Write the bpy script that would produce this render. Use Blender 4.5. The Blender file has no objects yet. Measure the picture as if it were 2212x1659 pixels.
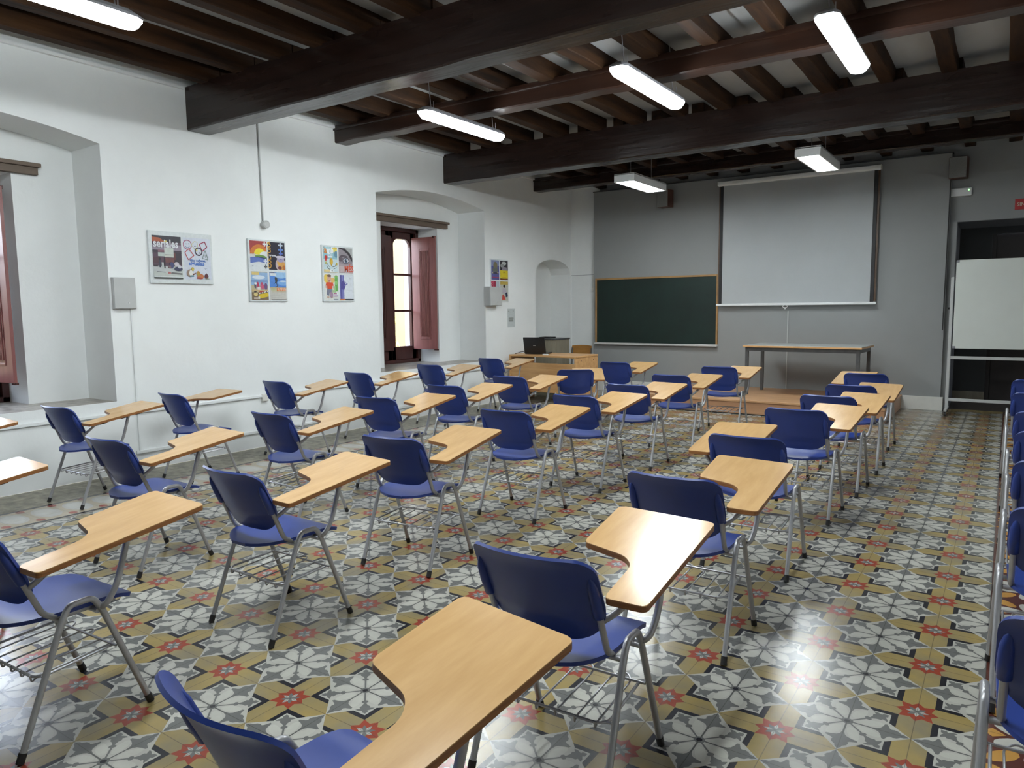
import bpy, bmesh, math, random
from mathutils import Vector, Matrix
random.seed(7)
PI = math.pi
scene = bpy.context.scene
COL = scene.collection

# ------------------------------------------------------------------ materials
def new_mat(name):
    m = bpy.data.materials.new(name); m.use_nodes = True
    nt = m.node_tree
    return m, nt, nt.nodes['Principled BSDF']

def N(nt, kind, **kw):
    n = nt.nodes.new(kind)
    for k, v in kw.items():
        if k in n.inputs.keys(): n.inputs[k].default_value = v
        else: setattr(n, k, v)
    return n

def coords(nt, scale=(1, 1, 1)):
    tc = N(nt, 'ShaderNodeTexCoord'); mp = N(nt, 'ShaderNodeMapping')
    mp.inputs['Scale'].default_value = scale
    nt.links.new(tc.outputs['Object'], mp.inputs['Vector'])
    return mp.outputs['Vector']

def varied(name, base, amount=.12, scale=6, stretch=(1, 1, 1), rough=.5, metallic=0, bump=0, bump_scale=60, detail=4, spec=.5, second=None, rough_var=0, coat=0):
    """Principled surface whose colour wanders with noise between two tones."""
    m, nt, p = new_mat(name)
    v = coords(nt, stretch)
    no = N(nt, 'ShaderNodeTexNoise', Scale=scale, Detail=detail, Roughness=.6)
    nt.links.new(v, no.inputs['Vector'])
    r = N(nt, 'ShaderNodeValToRGB')
    a = [c * (1 - amount) for c in base]; b = [min(1, c * (1 + amount)) for c in base] if second is None else list(second)
    r.color_ramp.elements[0].position = .32; r.color_ramp.elements[1].position = .68
    r.color_ramp.elements[0].color = (*a, 1); r.color_ramp.elements[1].color = (*b, 1)
    nt.links.new(no.outputs['Fac'], r.inputs['Fac'])
    nt.links.new(r.outputs['Color'], p.inputs['Base Color'])
    p.inputs['Roughness'].default_value = rough; p.inputs['Metallic'].default_value = metallic
    p.inputs['Specular IOR Level'].default_value = spec
    if coat:
        p.inputs['Coat Weight'].default_value = coat; p.inputs['Coat Roughness'].default_value = .12
    if rough_var:
        mr = N(nt, 'ShaderNodeMapRange'); mr.inputs['To Min'].default_value = rough - rough_var; mr.inputs['To Max'].default_value = rough + rough_var
        n2 = N(nt, 'ShaderNodeTexNoise', Scale=scale * .7, Detail=3); nt.links.new(v, n2.inputs['Vector'])
        nt.links.new(n2.outputs['Fac'], mr.inputs['Value']); nt.links.new(mr.outputs['Result'], p.inputs['Roughness'])
    if bump:
        n3 = N(nt, 'ShaderNodeTexNoise', Scale=bump_scale, Detail=3); nt.links.new(v, n3.inputs['Vector'])
        bp = N(nt, 'ShaderNodeBump'); bp.inputs['Strength'].default_value = bump; bp.inputs['Distance'].default_value = .01
        nt.links.new(n3.outputs['Fac'], bp.inputs['Height']); nt.links.new(bp.outputs['Normal'], p.inputs['Normal'])
    return m

def emitter(name, color, strength):
    m, nt, p = new_mat(name)
    p.inputs['Base Color'].default_value = (.8, .8, .8, 1)
    p.inputs['Emission Color'].default_value = (*color, 1); p.inputs['Emission Strength'].default_value = strength
    no = N(nt, 'ShaderNodeTexNoise', Scale=30); mr = N(nt, 'ShaderNodeMapRange')
    mr.inputs['To Min'].default_value = .3; mr.inputs['To Max'].default_value = .4
    nt.links.new(no.outputs['Fac'], mr.inputs['Value']); nt.links.new(mr.outputs['Result'], p.inputs['Roughness'])
    return m

LAMP = 31.0
M = {}
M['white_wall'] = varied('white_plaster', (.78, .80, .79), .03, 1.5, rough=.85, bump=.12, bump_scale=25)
M['grey_wall'] = varied('grey_paint', (.265, .272, .27), .04, 1.2, rough=.7, bump=.06, bump_scale=90)
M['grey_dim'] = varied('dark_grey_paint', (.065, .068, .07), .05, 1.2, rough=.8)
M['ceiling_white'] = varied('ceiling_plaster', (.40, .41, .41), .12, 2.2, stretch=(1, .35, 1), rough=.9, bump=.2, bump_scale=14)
M['beam'] = varied('dark_beam_wood', (.017, .008, .0058), .4, 4, stretch=(.25, 3, 3), rough=.27, bump=.28, bump_scale=6, rough_var=.08)
M['beam_red'] = varied('reddish_beam_wood', (.027, .0115, .007), .35, 4, stretch=(.25, 3, 3), spec=.4, rough=.3, bump=.15, bump_scale=9, rough_var=.06)
M['joist'] = varied('brown_joist_wood', (.016, .008, .005), .3, 3, stretch=(4, .5, 4), rough=.7, spec=.2, second=(.050, .021, .007), bump=.3, bump_scale=9)
M['blue'] = varied('blue_plastic', (.019, .043, .215), .06, 9, rough=.36, bump=.05, bump_scale=900, spec=.45)
M['steel'] = varied('grey_painted_steel', (.40, .40, .41), .06, 30, rough=.32, metallic=.55)
M['wire'] = varied('grey_wire', (.42, .42, .44), .06, 30, rough=.3, metallic=.6)
M['rubber'] = varied('black_rubber', (.012, .011, .011), .3, 40, rough=.6)
M['tablet'] = varied('beech_laminate', (.565, .34, .145), .05, 3.2, stretch=(7, .8, 7), rough=.19, second=(.625, .395, .18), detail=6, spec=.5, rough_var=.03)
M['tablet_edge'] = varied('beech_edge', (.26, .105, .03), .28, 5, stretch=(1.5, 1.5, 60), rough=.4)
M['desk_wood'] = varied('desk_laminate', (.56, .30, .11), .1, 3, stretch=(.8, 6, 6), rough=.38, second=(.66, .38, .16))
M['stage_wood'] = varied('stage_boards', (.46, .25, .12), .14, 3, stretch=(.5, 6, 6), rough=.34, second=(.58, .34, .17))
M['stage_riser'] = varied('stage_riser_board', (.55, .30, .16), .1, 3, stretch=(.5, 6, 6), rough=.4)
M['window_wood'] = varied('mahogany_window_paint', (.055, .016, .013), .2, 5, stretch=(4, 4, .6), rough=.33)
M['shutter_wood'] = varied('red_brown_shutter_paint', (.23, .085, .078), .12, 5, stretch=(4, 4, .6), rough=.35)
M['lintel'] = varied('grey_brown_lintel', (.13, .095, .07), .15, 5, stretch=(4, .6, 4), rough=.6)
M['board_green'] = varied('green_chalkboard', (.003, .016, .012), .25, 2.5, rough=.5)
M['board_frame'] = varied('oak_frame', (.36, .20, .075), .15, 5, stretch=(1, 1, 1), rough=.5)
M['alu'] = varied('pale_aluminium', (.62, .62, .61), .05, 20, rough=.35, metallic=.3)
M['screen'] = varied('matt_white_screen', (.78, .81, .82), .02, 2, rough=.9)
M['black'] = varied('black_cloth', (.012, .012, .013), .2, 20, rough=.6)
M['brown_rail'] = varied('brown_rail', (.10, .055, .03), .2, 8, rough=.5)
M['cream'] = varied('cream_plastic', (.66, .65, .60), .04, 10, rough=.45)
M['white_plastic'] = varied('white_plastic', (.74, .75, .74), .03, 10, rough=.4)
M['grey_box'] = varied('grey_enamel', (.46, .47, .46), .03, 10, rough=.42)
M['table_steel'] = varied('dark_table_steel', (.085, .085, .085), .1, 20, rough=.4, metallic=.2)
M['table_top'] = varied('grey_laminate', (.40, .42, .41), .05, 6, rough=.22)
M['laptop'] = varied('black_laptop_shell', (.012, .011, .012), .15, 30, rough=.38)
M['cabinet'] = varied('greyish_oak', (.27, .24, .18), .12, 4, stretch=(5, 5, .6), rough=.5)
M['chair_wood'] = varied('amber_plywood', (.50, .25, .06), .15, 4, stretch=(1, 5, 5), rough=.35)
M['whiteboard'] = varied('whiteboard_enamel', (.60, .63, .59), .02, 3, rough=.28)
M['corner_grey'] = varied('grey_corner_cap', (.2, .2, .22), .1, 10, rough=.4)
M['speaker_grey'] = varied('grey_speaker_cloth', (.22, .225, .22), .08, 60, rough=.8)
M['speaker_wood'] = varied('brown_speaker_case', (.09, .04, .028), .2, 8, rough=.5)
M['trunking'] = varied('white_trunking', (.74, .76, .75), .02, 10, rough=.5)
M['dark_door'] = varied('dark_door_wood', (.018, .012, .01), .3, 5, rough=.5)
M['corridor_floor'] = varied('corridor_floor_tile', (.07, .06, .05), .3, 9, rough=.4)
M['sign_red'] = varied('red_sign', (.42, .012, .015), .08, 10, rough=.4)
M['sill'] = varied('mottled_sill_tile', (.25, .215, .17), .5, 13, rough=.3, second=(.42, .38, .33), detail=6)
M['lamp'] = emitter('lamp_diffuser', (.90, .97, 1), LAMP)
M['lamp_panel'] = emitter('lamp_louvre', (.90, .97, 1), LAMP * .8)
M['lamp_body'] = varied('grey_lamp_body', (.33, .34, .36), .05, 10, rough=.5)
M['lamp_white'] = varied('white_lamp_body', (.70, .71, .70), .03, 10, rough=.5)
M['led'] = emitter('green_led', (.15, 1, .15), 1.6)
M['street_wall'] = varied('ochre_street_render', (.16, .122, .058), .08, 2, rough=.9, bump=.1)
M['street_floor'] = varied('street_paving', (.32, .30, .27), .15, 4, rough=.9)
M['leaf'] = varied('dry_leaf', (.45, .38, .10), .3, 20, rough=.7)

def glass():
    m, nt, p = new_mat('window_glass')
    out = nt.nodes['Material Output']; nt.nodes.remove(p)
    tr = N(nt, 'ShaderNodeBsdfTransparent'); gl = N(nt, 'ShaderNodeBsdfGlossy'); gl.inputs['Roughness'].default_value = .02
    tr.inputs['Color'].default_value = (.95, .96, .95, 1)
    lw = N(nt, 'ShaderNodeLayerWeight', Blend=.5); pw = N(nt, 'ShaderNodeMath', operation='POWER'); pw.inputs[1].default_value = 5
    fr = N(nt, 'ShaderNodeMath', operation='MULTIPLY_ADD'); fr.inputs[1].default_value = .9; fr.inputs[2].default_value = .035
    nt.links.new(lw.outputs['Facing'], pw.inputs[0]); nt.links.new(pw.outputs[0], fr.inputs[0]); mx = N(nt, 'ShaderNodeMixShader')
    nt.links.new(fr.outputs[0], mx.inputs[0]); nt.links.new(tr.outputs[0], mx.inputs[1]); nt.links.new(gl.outputs[0], mx.inputs[2])
    nt.links.new(mx.outputs[0], out.inputs['Surface'])
    return m
M['glass'] = glass()

def tile_mat(name, base, amount=.14, streak=.0):
    """One pigment of the cement tiles: worn, slightly stained, with the dark joint of the 20 cm grid."""
    m, nt, p = new_mat(name)
    tc = N(nt, 'ShaderNodeTexCoord')
    n1 = N(nt, 'ShaderNodeTexNoise', Scale=7, Detail=6, Roughness=.65); nt.links.new(tc.outputs['Object'], n1.inputs['Vector'])
    n2 = N(nt, 'ShaderNodeTexNoise', Scale=1.3, Detail=4, Roughness=.6); nt.links.new(tc.outputs['Object'], n2.inputs['Vector'])
    ad = N(nt, 'ShaderNodeMath', operation='ADD'); nt.links.new(n1.outputs['Fac'], ad.inputs[0]); nt.links.new(n2.outputs['Fac'], ad.inputs[1])
    mr = N(nt, 'ShaderNodeMapRange'); mr.inputs['From Min'].default_value = .65; mr.inputs['From Max'].default_value = 1.35
    mr.inputs['To Min'].default_value = 1 - amount; mr.inputs['To Max'].default_value = 1 + amount
    nt.links.new(ad.outputs[0], mr.inputs['Value'])
    sx = N(nt, 'ShaderNodeSeparateXYZ'); nt.links.new(tc.outputs['Object'], sx.inputs[0])
    lines = []
    for ax in ('X', 'Y'):
        pp = N(nt, 'ShaderNodeMath', operation='PINGPONG'); pp.inputs[1].default_value = .1
        nt.links.new(sx.outputs[ax], pp.inputs[0])
        lt = N(nt, 'ShaderNodeMath', operation='LESS_THAN'); lt.inputs[1].default_value = .0014
        nt.links.new(pp.outputs[0], lt.inputs[0]); lines.append(lt)
    mxm = N(nt, 'ShaderNodeMath', operation='MAXIMUM'); nt.links.new(lines[0].outputs[0], mxm.inputs[0]); nt.links.new(lines[1].outputs[0], mxm.inputs[1])
    jm = N(nt, 'ShaderNodeMath', operation='MULTIPLY'); jm.inputs[1].default_value = .55; nt.links.new(mxm.outputs[0], jm.inputs[0])
    vm = N(nt, 'ShaderNodeVectorMath', operation='SCALE'); vm.inputs[0].default_value = base
    nt.links.new(mr.outputs['Result'], vm.inputs['Scale'])
    cur = vm.outputs[0]
    if streak:
        # worn grey bands along the arms of the ochre crosses
        n3 = N(nt, 'ShaderNodeTexNoise', Scale=4, Detail=3); nt.links.new(tc.outputs['Object'], n3.inputs['Vector'])
        r3 = N(nt, 'ShaderNodeMapRange'); r3.inputs['From Min'].default_value = .42; r3.inputs['From Max'].default_value = .68
        r3.inputs['To Min'].default_value = 0; r3.inputs['To Max'].default_value = streak
        nt.links.new(n3.outputs['Fac'], r3.inputs['Value'])
        mg = N(nt, 'ShaderNodeMix', data_type='RGBA'); mg.inputs['B'].default_value = (.17, .155, .115, 1)
        mg.inputs[7].default_value = (.17, .155, .115, 1)
        nt.links.new(r3.outputs['Result'], mg.inputs[0]); nt.links.new(cur, mg.inputs[6]); cur = mg.outputs[2]
    mj = N(nt, 'ShaderNodeMix', data_type='RGBA'); mj.inputs[7].default_value = (.045, .042, .036, 1)
    nt.links.new(jm.outputs[0], mj.inputs[0]); nt.links.new(cur, mj.inputs[6])
    nt.links.new(mj.outputs[2], p.inputs['Base Color'])
    rr = N(nt, 'ShaderNodeMapRange'); rr.inputs['To Min'].default_value = .15; rr.inputs['To Max'].default_value = .30
    nt.links.new(n2.outputs['Fac'], rr.inputs['Value']); nt.links.new(rr.outputs['Result'], p.inputs['Roughness'])
    n4 = N(nt, 'ShaderNodeTexNoise', Scale=5, Detail=2); nt.links.new(tc.outputs['Object'], n4.inputs['Vector'])
    bp = N(nt, 'ShaderNodeBump'); bp.inputs['Strength'].default_value = .06; bp.inputs['Distance'].default_value = .02
    nt.links.new(n4.outputs['Fac'], bp.inputs['Height']); nt.links.new(bp.outputs['Normal'], p.inputs['Normal'])
    return m
T_WHITE = tile_mat('tile_white', (.375, .365, .325))
T_PETAL = tile_mat('tile_petal', (.41, .40, .355))
T_GREY = tile_mat('tile_grey', (.122, .124, .117))
T_OCHRE = tile_mat('tile_ochre', (.285, .212, .078), streak=.75)
T_BLACK = tile_mat('tile_black', (.014, .014, .018))
T_RED = tile_mat('tile_red', (.25, .042, .022))
T_SAND = tile_mat('tile_sand', (.34, .29, .21))
T_BROWN = tile_mat('tile_brown', (.085, .028, .02))
T_AMBER = tile_mat('tile_amber', (.42, .22, .05))
T_MOTTLE = varied('tile_mottled_edge', (.13, .12, .07), .5, 12, rough=.34, second=(.33, .30, .22), detail=6)

_flat = {}
def ink(rgb):
    """Printed ink: sRGB 0..255 in, one shared material per colour."""
    if rgb not in _flat:
        lin = [((c / 255) / 12.92 if c / 255 <= .04045 else ((c / 255 + .055) / 1.055) ** 2.4) for c in rgb]
        _flat[rgb] = varied('ink_%02x%02x%02x' % rgb, [c * .82 for c in lin], .06, 40, rough=.45)
    return _flat[rgb]

# ------------------------------------------------------------------ mesh helpers
def box(bm, x0, x1, y0, y1, z0, z1, bevel=0, seg=2):
    vs = [bm.verts.new(v) for v in ((x0, y0, z0), (x1, y0, z0), (x1, y1, z0), (x0, y1, z0), (x0, y0, z1), (x1, y0, z1), (x1, y1, z1), (x0, y1, z1))]
    fs = [bm.faces.new([vs[i] for i in f]) for f in ((3, 2, 1, 0), (4, 5, 6, 7), (0, 1, 5, 4), (1, 2, 6, 5), (2, 3, 7, 6), (3, 0, 4, 7))]
    if bevel:
        es = {e for f in fs for e in f.edges}
        bmesh.ops.bevel(bm, geom=list(es), offset=bevel, segments=seg, affect='EDGES', profile=.5)
    return fs

def round_path(pts, rad, n=5):
    """Round the inner corners of a polyline."""
    pts = [Vector(p) for p in pts]; out = [pts[0]]
    for a, b, c in zip(pts, pts[1:], pts[2:]):
        d = min(rad, (a - b).length * .49, (c - b).length * .49)
        p, q = b + (a - b).normalized() * d, b + (c - b).normalized() * d
        for i in range(n + 1):
            t = i / n
            out.append((1 - t) ** 2 * p + 2 * t * (1 - t) * b + t * t * q)
    out.append(pts[-1])
    return out

def tube(bm, pts, r, seg=10, close=False, caps=True):
    pts = [Vector(p) for p in pts]
    n = len(pts); rings = []
    def tan(i):
        if close: return (pts[(i + 1) % n] - pts[i - 1]).normalized()
        return (pts[min(i + 1, n - 1)] - pts[max(i - 1, 0)]).normalized()
    t0 = tan(0); ref = Vector((0, 0, 1)) if abs(t0.z) < .9 else Vector((1, 0, 0))
    nor = (ref - t0 * ref.dot(t0)).normalized()
    for i in range(n):
        t = tan(i); nor = (nor - t * nor.dot(t)).normalized(); bi = t.cross(nor)
        rr = r[i] if isinstance(r, (list, tuple)) else r
        rings.append([bm.verts.new(pts[i] + (nor * math.cos(2 * PI * k / seg) + bi * math.sin(2 * PI * k / seg)) * rr) for k in range(seg)])
    m = n if close else n - 1
    for i in range(m):
        a, b = rings[i], rings[(i + 1) % n]
        for k in range(seg):
            bm.faces.new((a[k], a[(k + 1) % seg], b[(k + 1) % seg], b[k]))
    if caps and not close:
        bm.faces.new(rings[0][::-1]); bm.faces.new(rings[-1])

def prism(bm, pts, z0, z1, tilt=None):
    """Extrude a 2D outline (x, y) from z0 to z1; tilt(x, y) adds height."""
    f = tilt or (lambda x, y: 0)
    lo = [bm.verts.new((x, y, z0 + f(x, y))) for x, y in pts]; hi = [bm.verts.new((x, y, z1 + f(x, y))) for x, y in pts]
    n = len(pts)
    a = bm.faces.new(lo[::-1]); b = bm.faces.new(hi)
    sides = [bm.faces.new((lo[i], lo[(i + 1) % n], hi[(i + 1) % n], hi[i])) for i in range(n)]
    return a, b, sides

def round_poly(pts, rads, n=5):
    out = []; k = len(pts)
    for i in range(k):
        a, b, c = Vector(pts[i - 1]), Vector(pts[i]), Vector(pts[(i + 1) % k])
        d = min(rads[i], (a - b).length * .49, (c - b).length * .49)
        p, q = b + (a - b).normalized() * d, b + (c - b).normalized() * d
        for j in range(n + 1):
            t = j / n; v = (1 - t) ** 2 * p + 2 * t * (1 - t) * b + t * t * q
            out.append((v.x, v.y))
    return out

def cyl(bm, c, r, h, axis='z', seg=20, r2=None):
    r2 = r if r2 is None else r2
    c = Vector(c); ax = {'x': Vector((1, 0, 0)), 'y': Vector((0, 1, 0)), 'z': Vector((0, 0, 1))}[axis]
    u = ax.orthogonal().normalized(); w = ax.cross(u)
    A = [bm.verts.new(c + (u * math.cos(2 * PI * k / seg) + w * math.sin(2 * PI * k / seg)) * r) for k in range(seg)]
    B = [bm.verts.new(c + ax * h + (u * math.cos(2 * PI * k / seg) + w * math.sin(2 * PI * k / seg)) * r2) for k in range(seg)]
    bm.faces.new(A[::-1]); bm.faces.new(B)
    for k in range(seg): bm.faces.new((A[k], A[(k + 1) % seg], B[(k + 1) % seg], B[k]))

def obj(name, bm, mats, parent=None, smooth=None, label=None, loc=None):
    me = bpy.data.meshes.new(name)
    bmesh.ops.recalc_face_normals(bm, faces=bm.faces[:])
    bm.to_mesh(me); bm.free()
    for m in (mats if isinstance(mats, (list, tuple)) else [mats]): me.materials.append(m)
    if smooth is not None:
        for p in me.polygons: p.use_smooth = True
        me.set_sharp_from_angle(angle=math.radians(smooth))
    o = bpy.data.objects.new(name, me); COL.objects.link(o)
    if parent: o.parent = parent
    if loc: o.location = loc
    if label: o['label'] = label
    return o

def tag(o, label, cat, group=None):
    o['label'] = label; o['category'] = cat
    if group: o['group'] = group
    return o

def thing(name, label, cat, loc=(0, 0, 0), rotz=0, group=None):
    o = bpy.data.objects.new(name, None); COL.objects.link(o)
    o.empty_display_size = .1
    o.location = loc; o.rotation_euler = (0, 0, rotz)
    return tag(o, label, cat, group)

def struct(name, bm, mats, parent=None, smooth=None):
    o = obj(name, bm, mats, parent, smooth)
    if not parent: o['kind'] = 'structure'
    return o

def BM(): return bmesh.new()
def boxes(*bs, bevel=0):
    bm = BM()
    for b in bs: box(bm, *b, bevel=bevel)
    return bm

# ------------------------------------------------------------------ room measures
XL, XR, YB, YN, ZC = -6.49, 2.3, 8.85, -7.2, 3.78
RX = -7.0            # back plane of the window recesses
WX = -7.45           # plane of the window frames
W2 = (3.87, 6.175); DY = -5.69
NICHE = (7.615, 8.82)

# ------------------------------------------------------------------ patterned floor
def clip(poly, axis, val, keep_less):
    out = []
    for i in range(len(poly)):
        a, b = poly[i - 1], poly[i]
        ia = (a[axis] <= val) if keep_less else (a[axis] >= val); ib = (b[axis] <= val) if keep_less else (b[axis] >= val)
        if ia != ib:
            t = (val - a[axis]) / (b[axis] - a[axis])
            out.append((a[0] + t * (b[0] - a[0]), a[1] + t * (b[1] - a[1])))
        if ib: out.append(b)
    return out

def rot(pts, ang, c=(0, 0)):
    s, k = math.sin(ang), math.cos(ang)
    return [(c[0] + x * k - y * s, c[1] + x * s + y * k) for x, y in pts]

def ell(cx, cy, a, b, ang=0, n=14):
    return [(cx + a * math.cos(t) * math.cos(ang) - b * math.sin(t) * math.sin(ang), cy + a * math.cos(t) * math.sin(ang) + b * math.sin(t) * math.cos(ang)) for t in [2 * PI * i / n for i in range(n)]]

A2 = .2
c_, k_, o_, i_ = .63, .33, .735, .245
quarter = [(1, 0), (c_, k_), (c_, c_), (k_, c_)]
star16 = [p for q in range(4) for p in rot(quarter, q * PI / 2)]
chev = [(c_, k_), (c_, c_), (k_, c_), (i_, o_), (o_, o_), (o_, i_)]
def mirror(half): return half + [(x, -y) for x, y in half[::-1] if abs(y) > 1e-6]
fleur = mirror([(.97, 0), (.90, .05), (.85, .06), (.80, .115), (.74, .135), (.69, .12), (.66, .15), (.615, .26), (.575, .245), (.555, .16), (.52, .08), (.47, .04), (.38, .016), (.08, .016)])
bud = mirror([(.84, 0), (.775, .06), (.735, .045), (.71, .13), (.665, .18), (.645, .09), (.60, .10), (.55, .05), (.47, .02), (.445, .06), (.40, .06), (.375, .018), (.1, .016)])
petals = [ell(.40 * math.cos(a), .40 * math.sin(a), .205, .092, a) for a in [PI / 8 + q * PI / 4 for q in range(8)]]
def star8(rd, ra, notch):
    pts = []
    for q in range(8):
        a = q * PI / 4
        r = ra if q % 2 == 0 else rd
        pts.append((r * math.cos(a), r * math.sin(a)))
        pts.append((notch * math.cos(a + PI / 8), notch * math.sin(a + PI / 8)))
    return pts
LAY = [[], [], [], [], [], []]   # (polygon, material) per layer
FM = [T_OCHRE, T_WHITE, T_PETAL, T_GREY, T_BLACK, T_RED, T_SAND, T_BROWN, T_AMBER, T_MOTTLE, M['corridor_floor']]
O, Wt, Pt, G, K, Rd, Sd, Br, Am, Mo, Co = range(11)
flower = [(1, Wt, star16)] + [(1, K, rot(chev, q * PI / 2)) for q in range(4)]
flower += [(2, Pt, p) for p in petals]
flower += [(3, G, rot(fleur, q * PI / 2)) for q in range(4)] + [(3, G, rot(bud, PI / 4 + q * PI / 2)) for q in range(4)]
flower += [(4, G, ell(0, 0, .1, .1)), (5, K, ell(0, 0, .055, .055, 0, 8))]
rosette = [(1, Rd, star8(.385, .345, .245)), (2, G, star8(.20, .16, .11))] + [(3, Wt, rot([(.02, 0), (.10, .038), (.20, 0), (.10, -.038)], q * PI / 2)) for q in range(4)]
floor_polys = []
FX0, FX1, FY1 = -5.4, .2, 9.0
LZ = [-.0012, -.001, -.0008, -.0006, -.0004, -.0002]
def put(layer, mat, poly, lim=None):
    if lim:
        poly = clip(poly, 0, lim[0], False)
        if len(poly) > 2: poly = clip(poly, 0, lim[1], True)
    if len(poly) > 2: floor_polys.append((LZ[layer], mat, poly))
put(0, O, [(FX0, YN), (FX1, YN), (FX1, FY1), (FX0, FY1)])
for j in range(-18, 22):
    for i in range(0, 15):
        cx, cy = .2 - .4 * i, .2 + .4 * j
        if cy < YN or cy > FY1 - .1: continue
        edge = i in (0, 14)
        for l, mt, p in flower: put(l, mt, [(cx + x * A2, cy + y * A2) for x, y in p], (FX0, FX1) if edge else None)
        if i < 14:
            sx, sy = -.4 * i, .4 * j
            for l, mt, p in rosette: put(l, mt, [(sx + x * A2, sy + y * A2) for x, y in p])
# border beside the white wall: ovals between two dark lines, then a mottled strip
put(0, Sd, [(-5.92, YN), (FX0, YN), (FX0, FY1), (-5.92, FY1)])
put(0, Mo, [(XL - .6, YN), (-5.92, YN), (-5.92, FY1), (XL - .6, FY1)])
for xa in (-5.455, -5.91): put(1, K, [(xa, YN), (xa + .04, YN), (xa + .04, FY1), (xa, FY1)])
y = YN + .1
while y < FY1:
    put(1, Wt, ell(-5.67, y, .16, .088, 0, 18)); put(2, Pt, ell(-5.67, y, .125, .068, 0, 18))
    for xx in (-5.5, -5.84): put(1, Rd, ell(xx, y + .11, .04, .03, 0, 8))
    y += .22
# the warmer tiles beyond the aisle on the other side
put(0, Br, [(FX1, YN), (XR, YN), (XR, FY1), (FX1, FY1)])
for j in range(-18, 22):
    for i in range(0, 6):
        cx, cy = .4 + .4 * i, .4 * j
        if cy < YN + .2 or cy > FY1 - .2: continue
        for q in range(8):
            a = PI / 8 + q * PI / 4
            put(1, Pt, ell(cx + .105 * math.cos(a), cy + .105 * math.sin(a), .075, .036, a))
        for q in range(4):
            put(1, Am, ell(cx + .2 * math.cos(PI / 4 + q * PI / 2), cy + .2 * math.sin(PI / 4 + q * PI / 2), .062, .03, PI / 4 + q * PI / 2, 10))
            put(1, Am, [(cx + x, cy + yy) for x, yy in rot([(.13, 0), (.17, .03), (.2, 0), (.17, -.03)], q * PI / 2)])
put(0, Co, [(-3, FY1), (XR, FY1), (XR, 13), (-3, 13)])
fv, ff, fm = [], [], []
for z, mt, poly in floor_polys:
    b = len(fv); fv += [(x, y, z) for x, y in poly]; ff.append(list(range(b, b + len(poly)))); fm.append(mt)
me = bpy.data.meshes.new('floor'); me.from_pydata(fv, [], ff)
for m in FM: me.materials.append(m)
me.polygons.foreach_set('material_index', fm)
bmf = bmesh.new(); bmf.from_mesh(me)
for f in bmf.faces:
    if f.normal.z < 0: f.normal_flip()
bmf.to_mesh(me); bmf.free()
floor = bpy.data.objects.new('floor', me); COL.objects.link(floor); floor['kind'] = 'structure'

# ------------------------------------------------------------------ walls
def quad(bm, *pts): return bm.faces.new([bm.verts.new(p) for p in pts])

def arch_top(y, y0, y1, zs, zc):
    t = (y - y0) / (y1 - y0) * 2 - 1
    return zs + (zc - zs) * (1 - t * t)

bm = BM()
def wall_rect(y0, y1, z0, z1): quad(bm, (XL, y0, z0), (XL, y1, z0), (XL, y1, z1), (XL, y0, z1))
recs = [(W2[0] + DY, W2[1] + DY), W2]
SILL = .675
wall_rect(YN, recs[0][0], 0, ZC); wall_rect(recs[0][1], recs[1][0], 0, ZC); wall_rect(recs[1][1], NICHE[0], 0, ZC); wall_rect(NICHE[1], YB, 0, ZC)
OPY = (4.46, 5.66); OPZ = 2.70
for y0, y1 in recs:
    d = y0 - W2[0]
    wall_rect(y0, y1, 0, SILL)
    n = 16; ys = [y0 + (y1 - y0) * i / n for i in range(n + 1)]
    zt = [arch_top(v, y0, y1, 2.965, 3.095) for v in ys]
    for i in range(n):
        quad(bm, (XL, ys[i], zt[i]), (XL, ys[i + 1], zt[i + 1]), (XL, ys[i + 1], ZC), (XL, ys[i], ZC))
        quad(bm, (XL, ys[i], zt[i]), (RX, ys[i], zt[i]), (RX, ys[i + 1], zt[i + 1]), (XL, ys[i + 1], zt[i + 1]))
    # splayed reveals
    ya, yb = y0 + .05, y1 - .05
    quad(bm, (XL, y0, SILL), (XL, y0, 2.965), (RX, y0, 2.965), (RX, y0 + .0, SILL))
    quad(bm, (XL, y1, SILL), (RX, y1, SILL), (RX, y1, 2.965), (XL, y1, 2.965))
    # back of the recess, around the window opening
    oa, ob = OPY[0] + d, OPY[1] + d
    quad(bm, (RX, y0, SILL), (RX, oa, SILL), (RX, oa, 2.965), (RX, y0, 2.965))
    quad(bm, (RX, ob, SILL), (RX, y1, SILL), (RX, y1, 2.965), (RX, ob, 2.965))
    quad(bm, (RX, oa, OPZ), (RX, ob, OPZ), (RX, ob, 2.965), (RX, oa, 2.965))
    for i in range(n): quad(bm, (RX, ys[i], 2.965), (RX, ys[i + 1], 2.965), (RX, ys[i + 1], zt[i + 1]), (RX, ys[i], zt[i]))
    # window jambs and soffit
    OX = WX - .25
    quad(bm, (RX, oa, SILL), (OX, oa, SILL), (OX, oa, OPZ), (RX, oa, OPZ))
    quad(bm, (RX, ob, SILL), (OX, ob, SILL), (OX, ob, OPZ), (RX, ob, OPZ))
    quad(bm, (RX, oa, OPZ), (OX, oa, OPZ), (OX, ob, OPZ), (RX, ob, OPZ))
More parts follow.
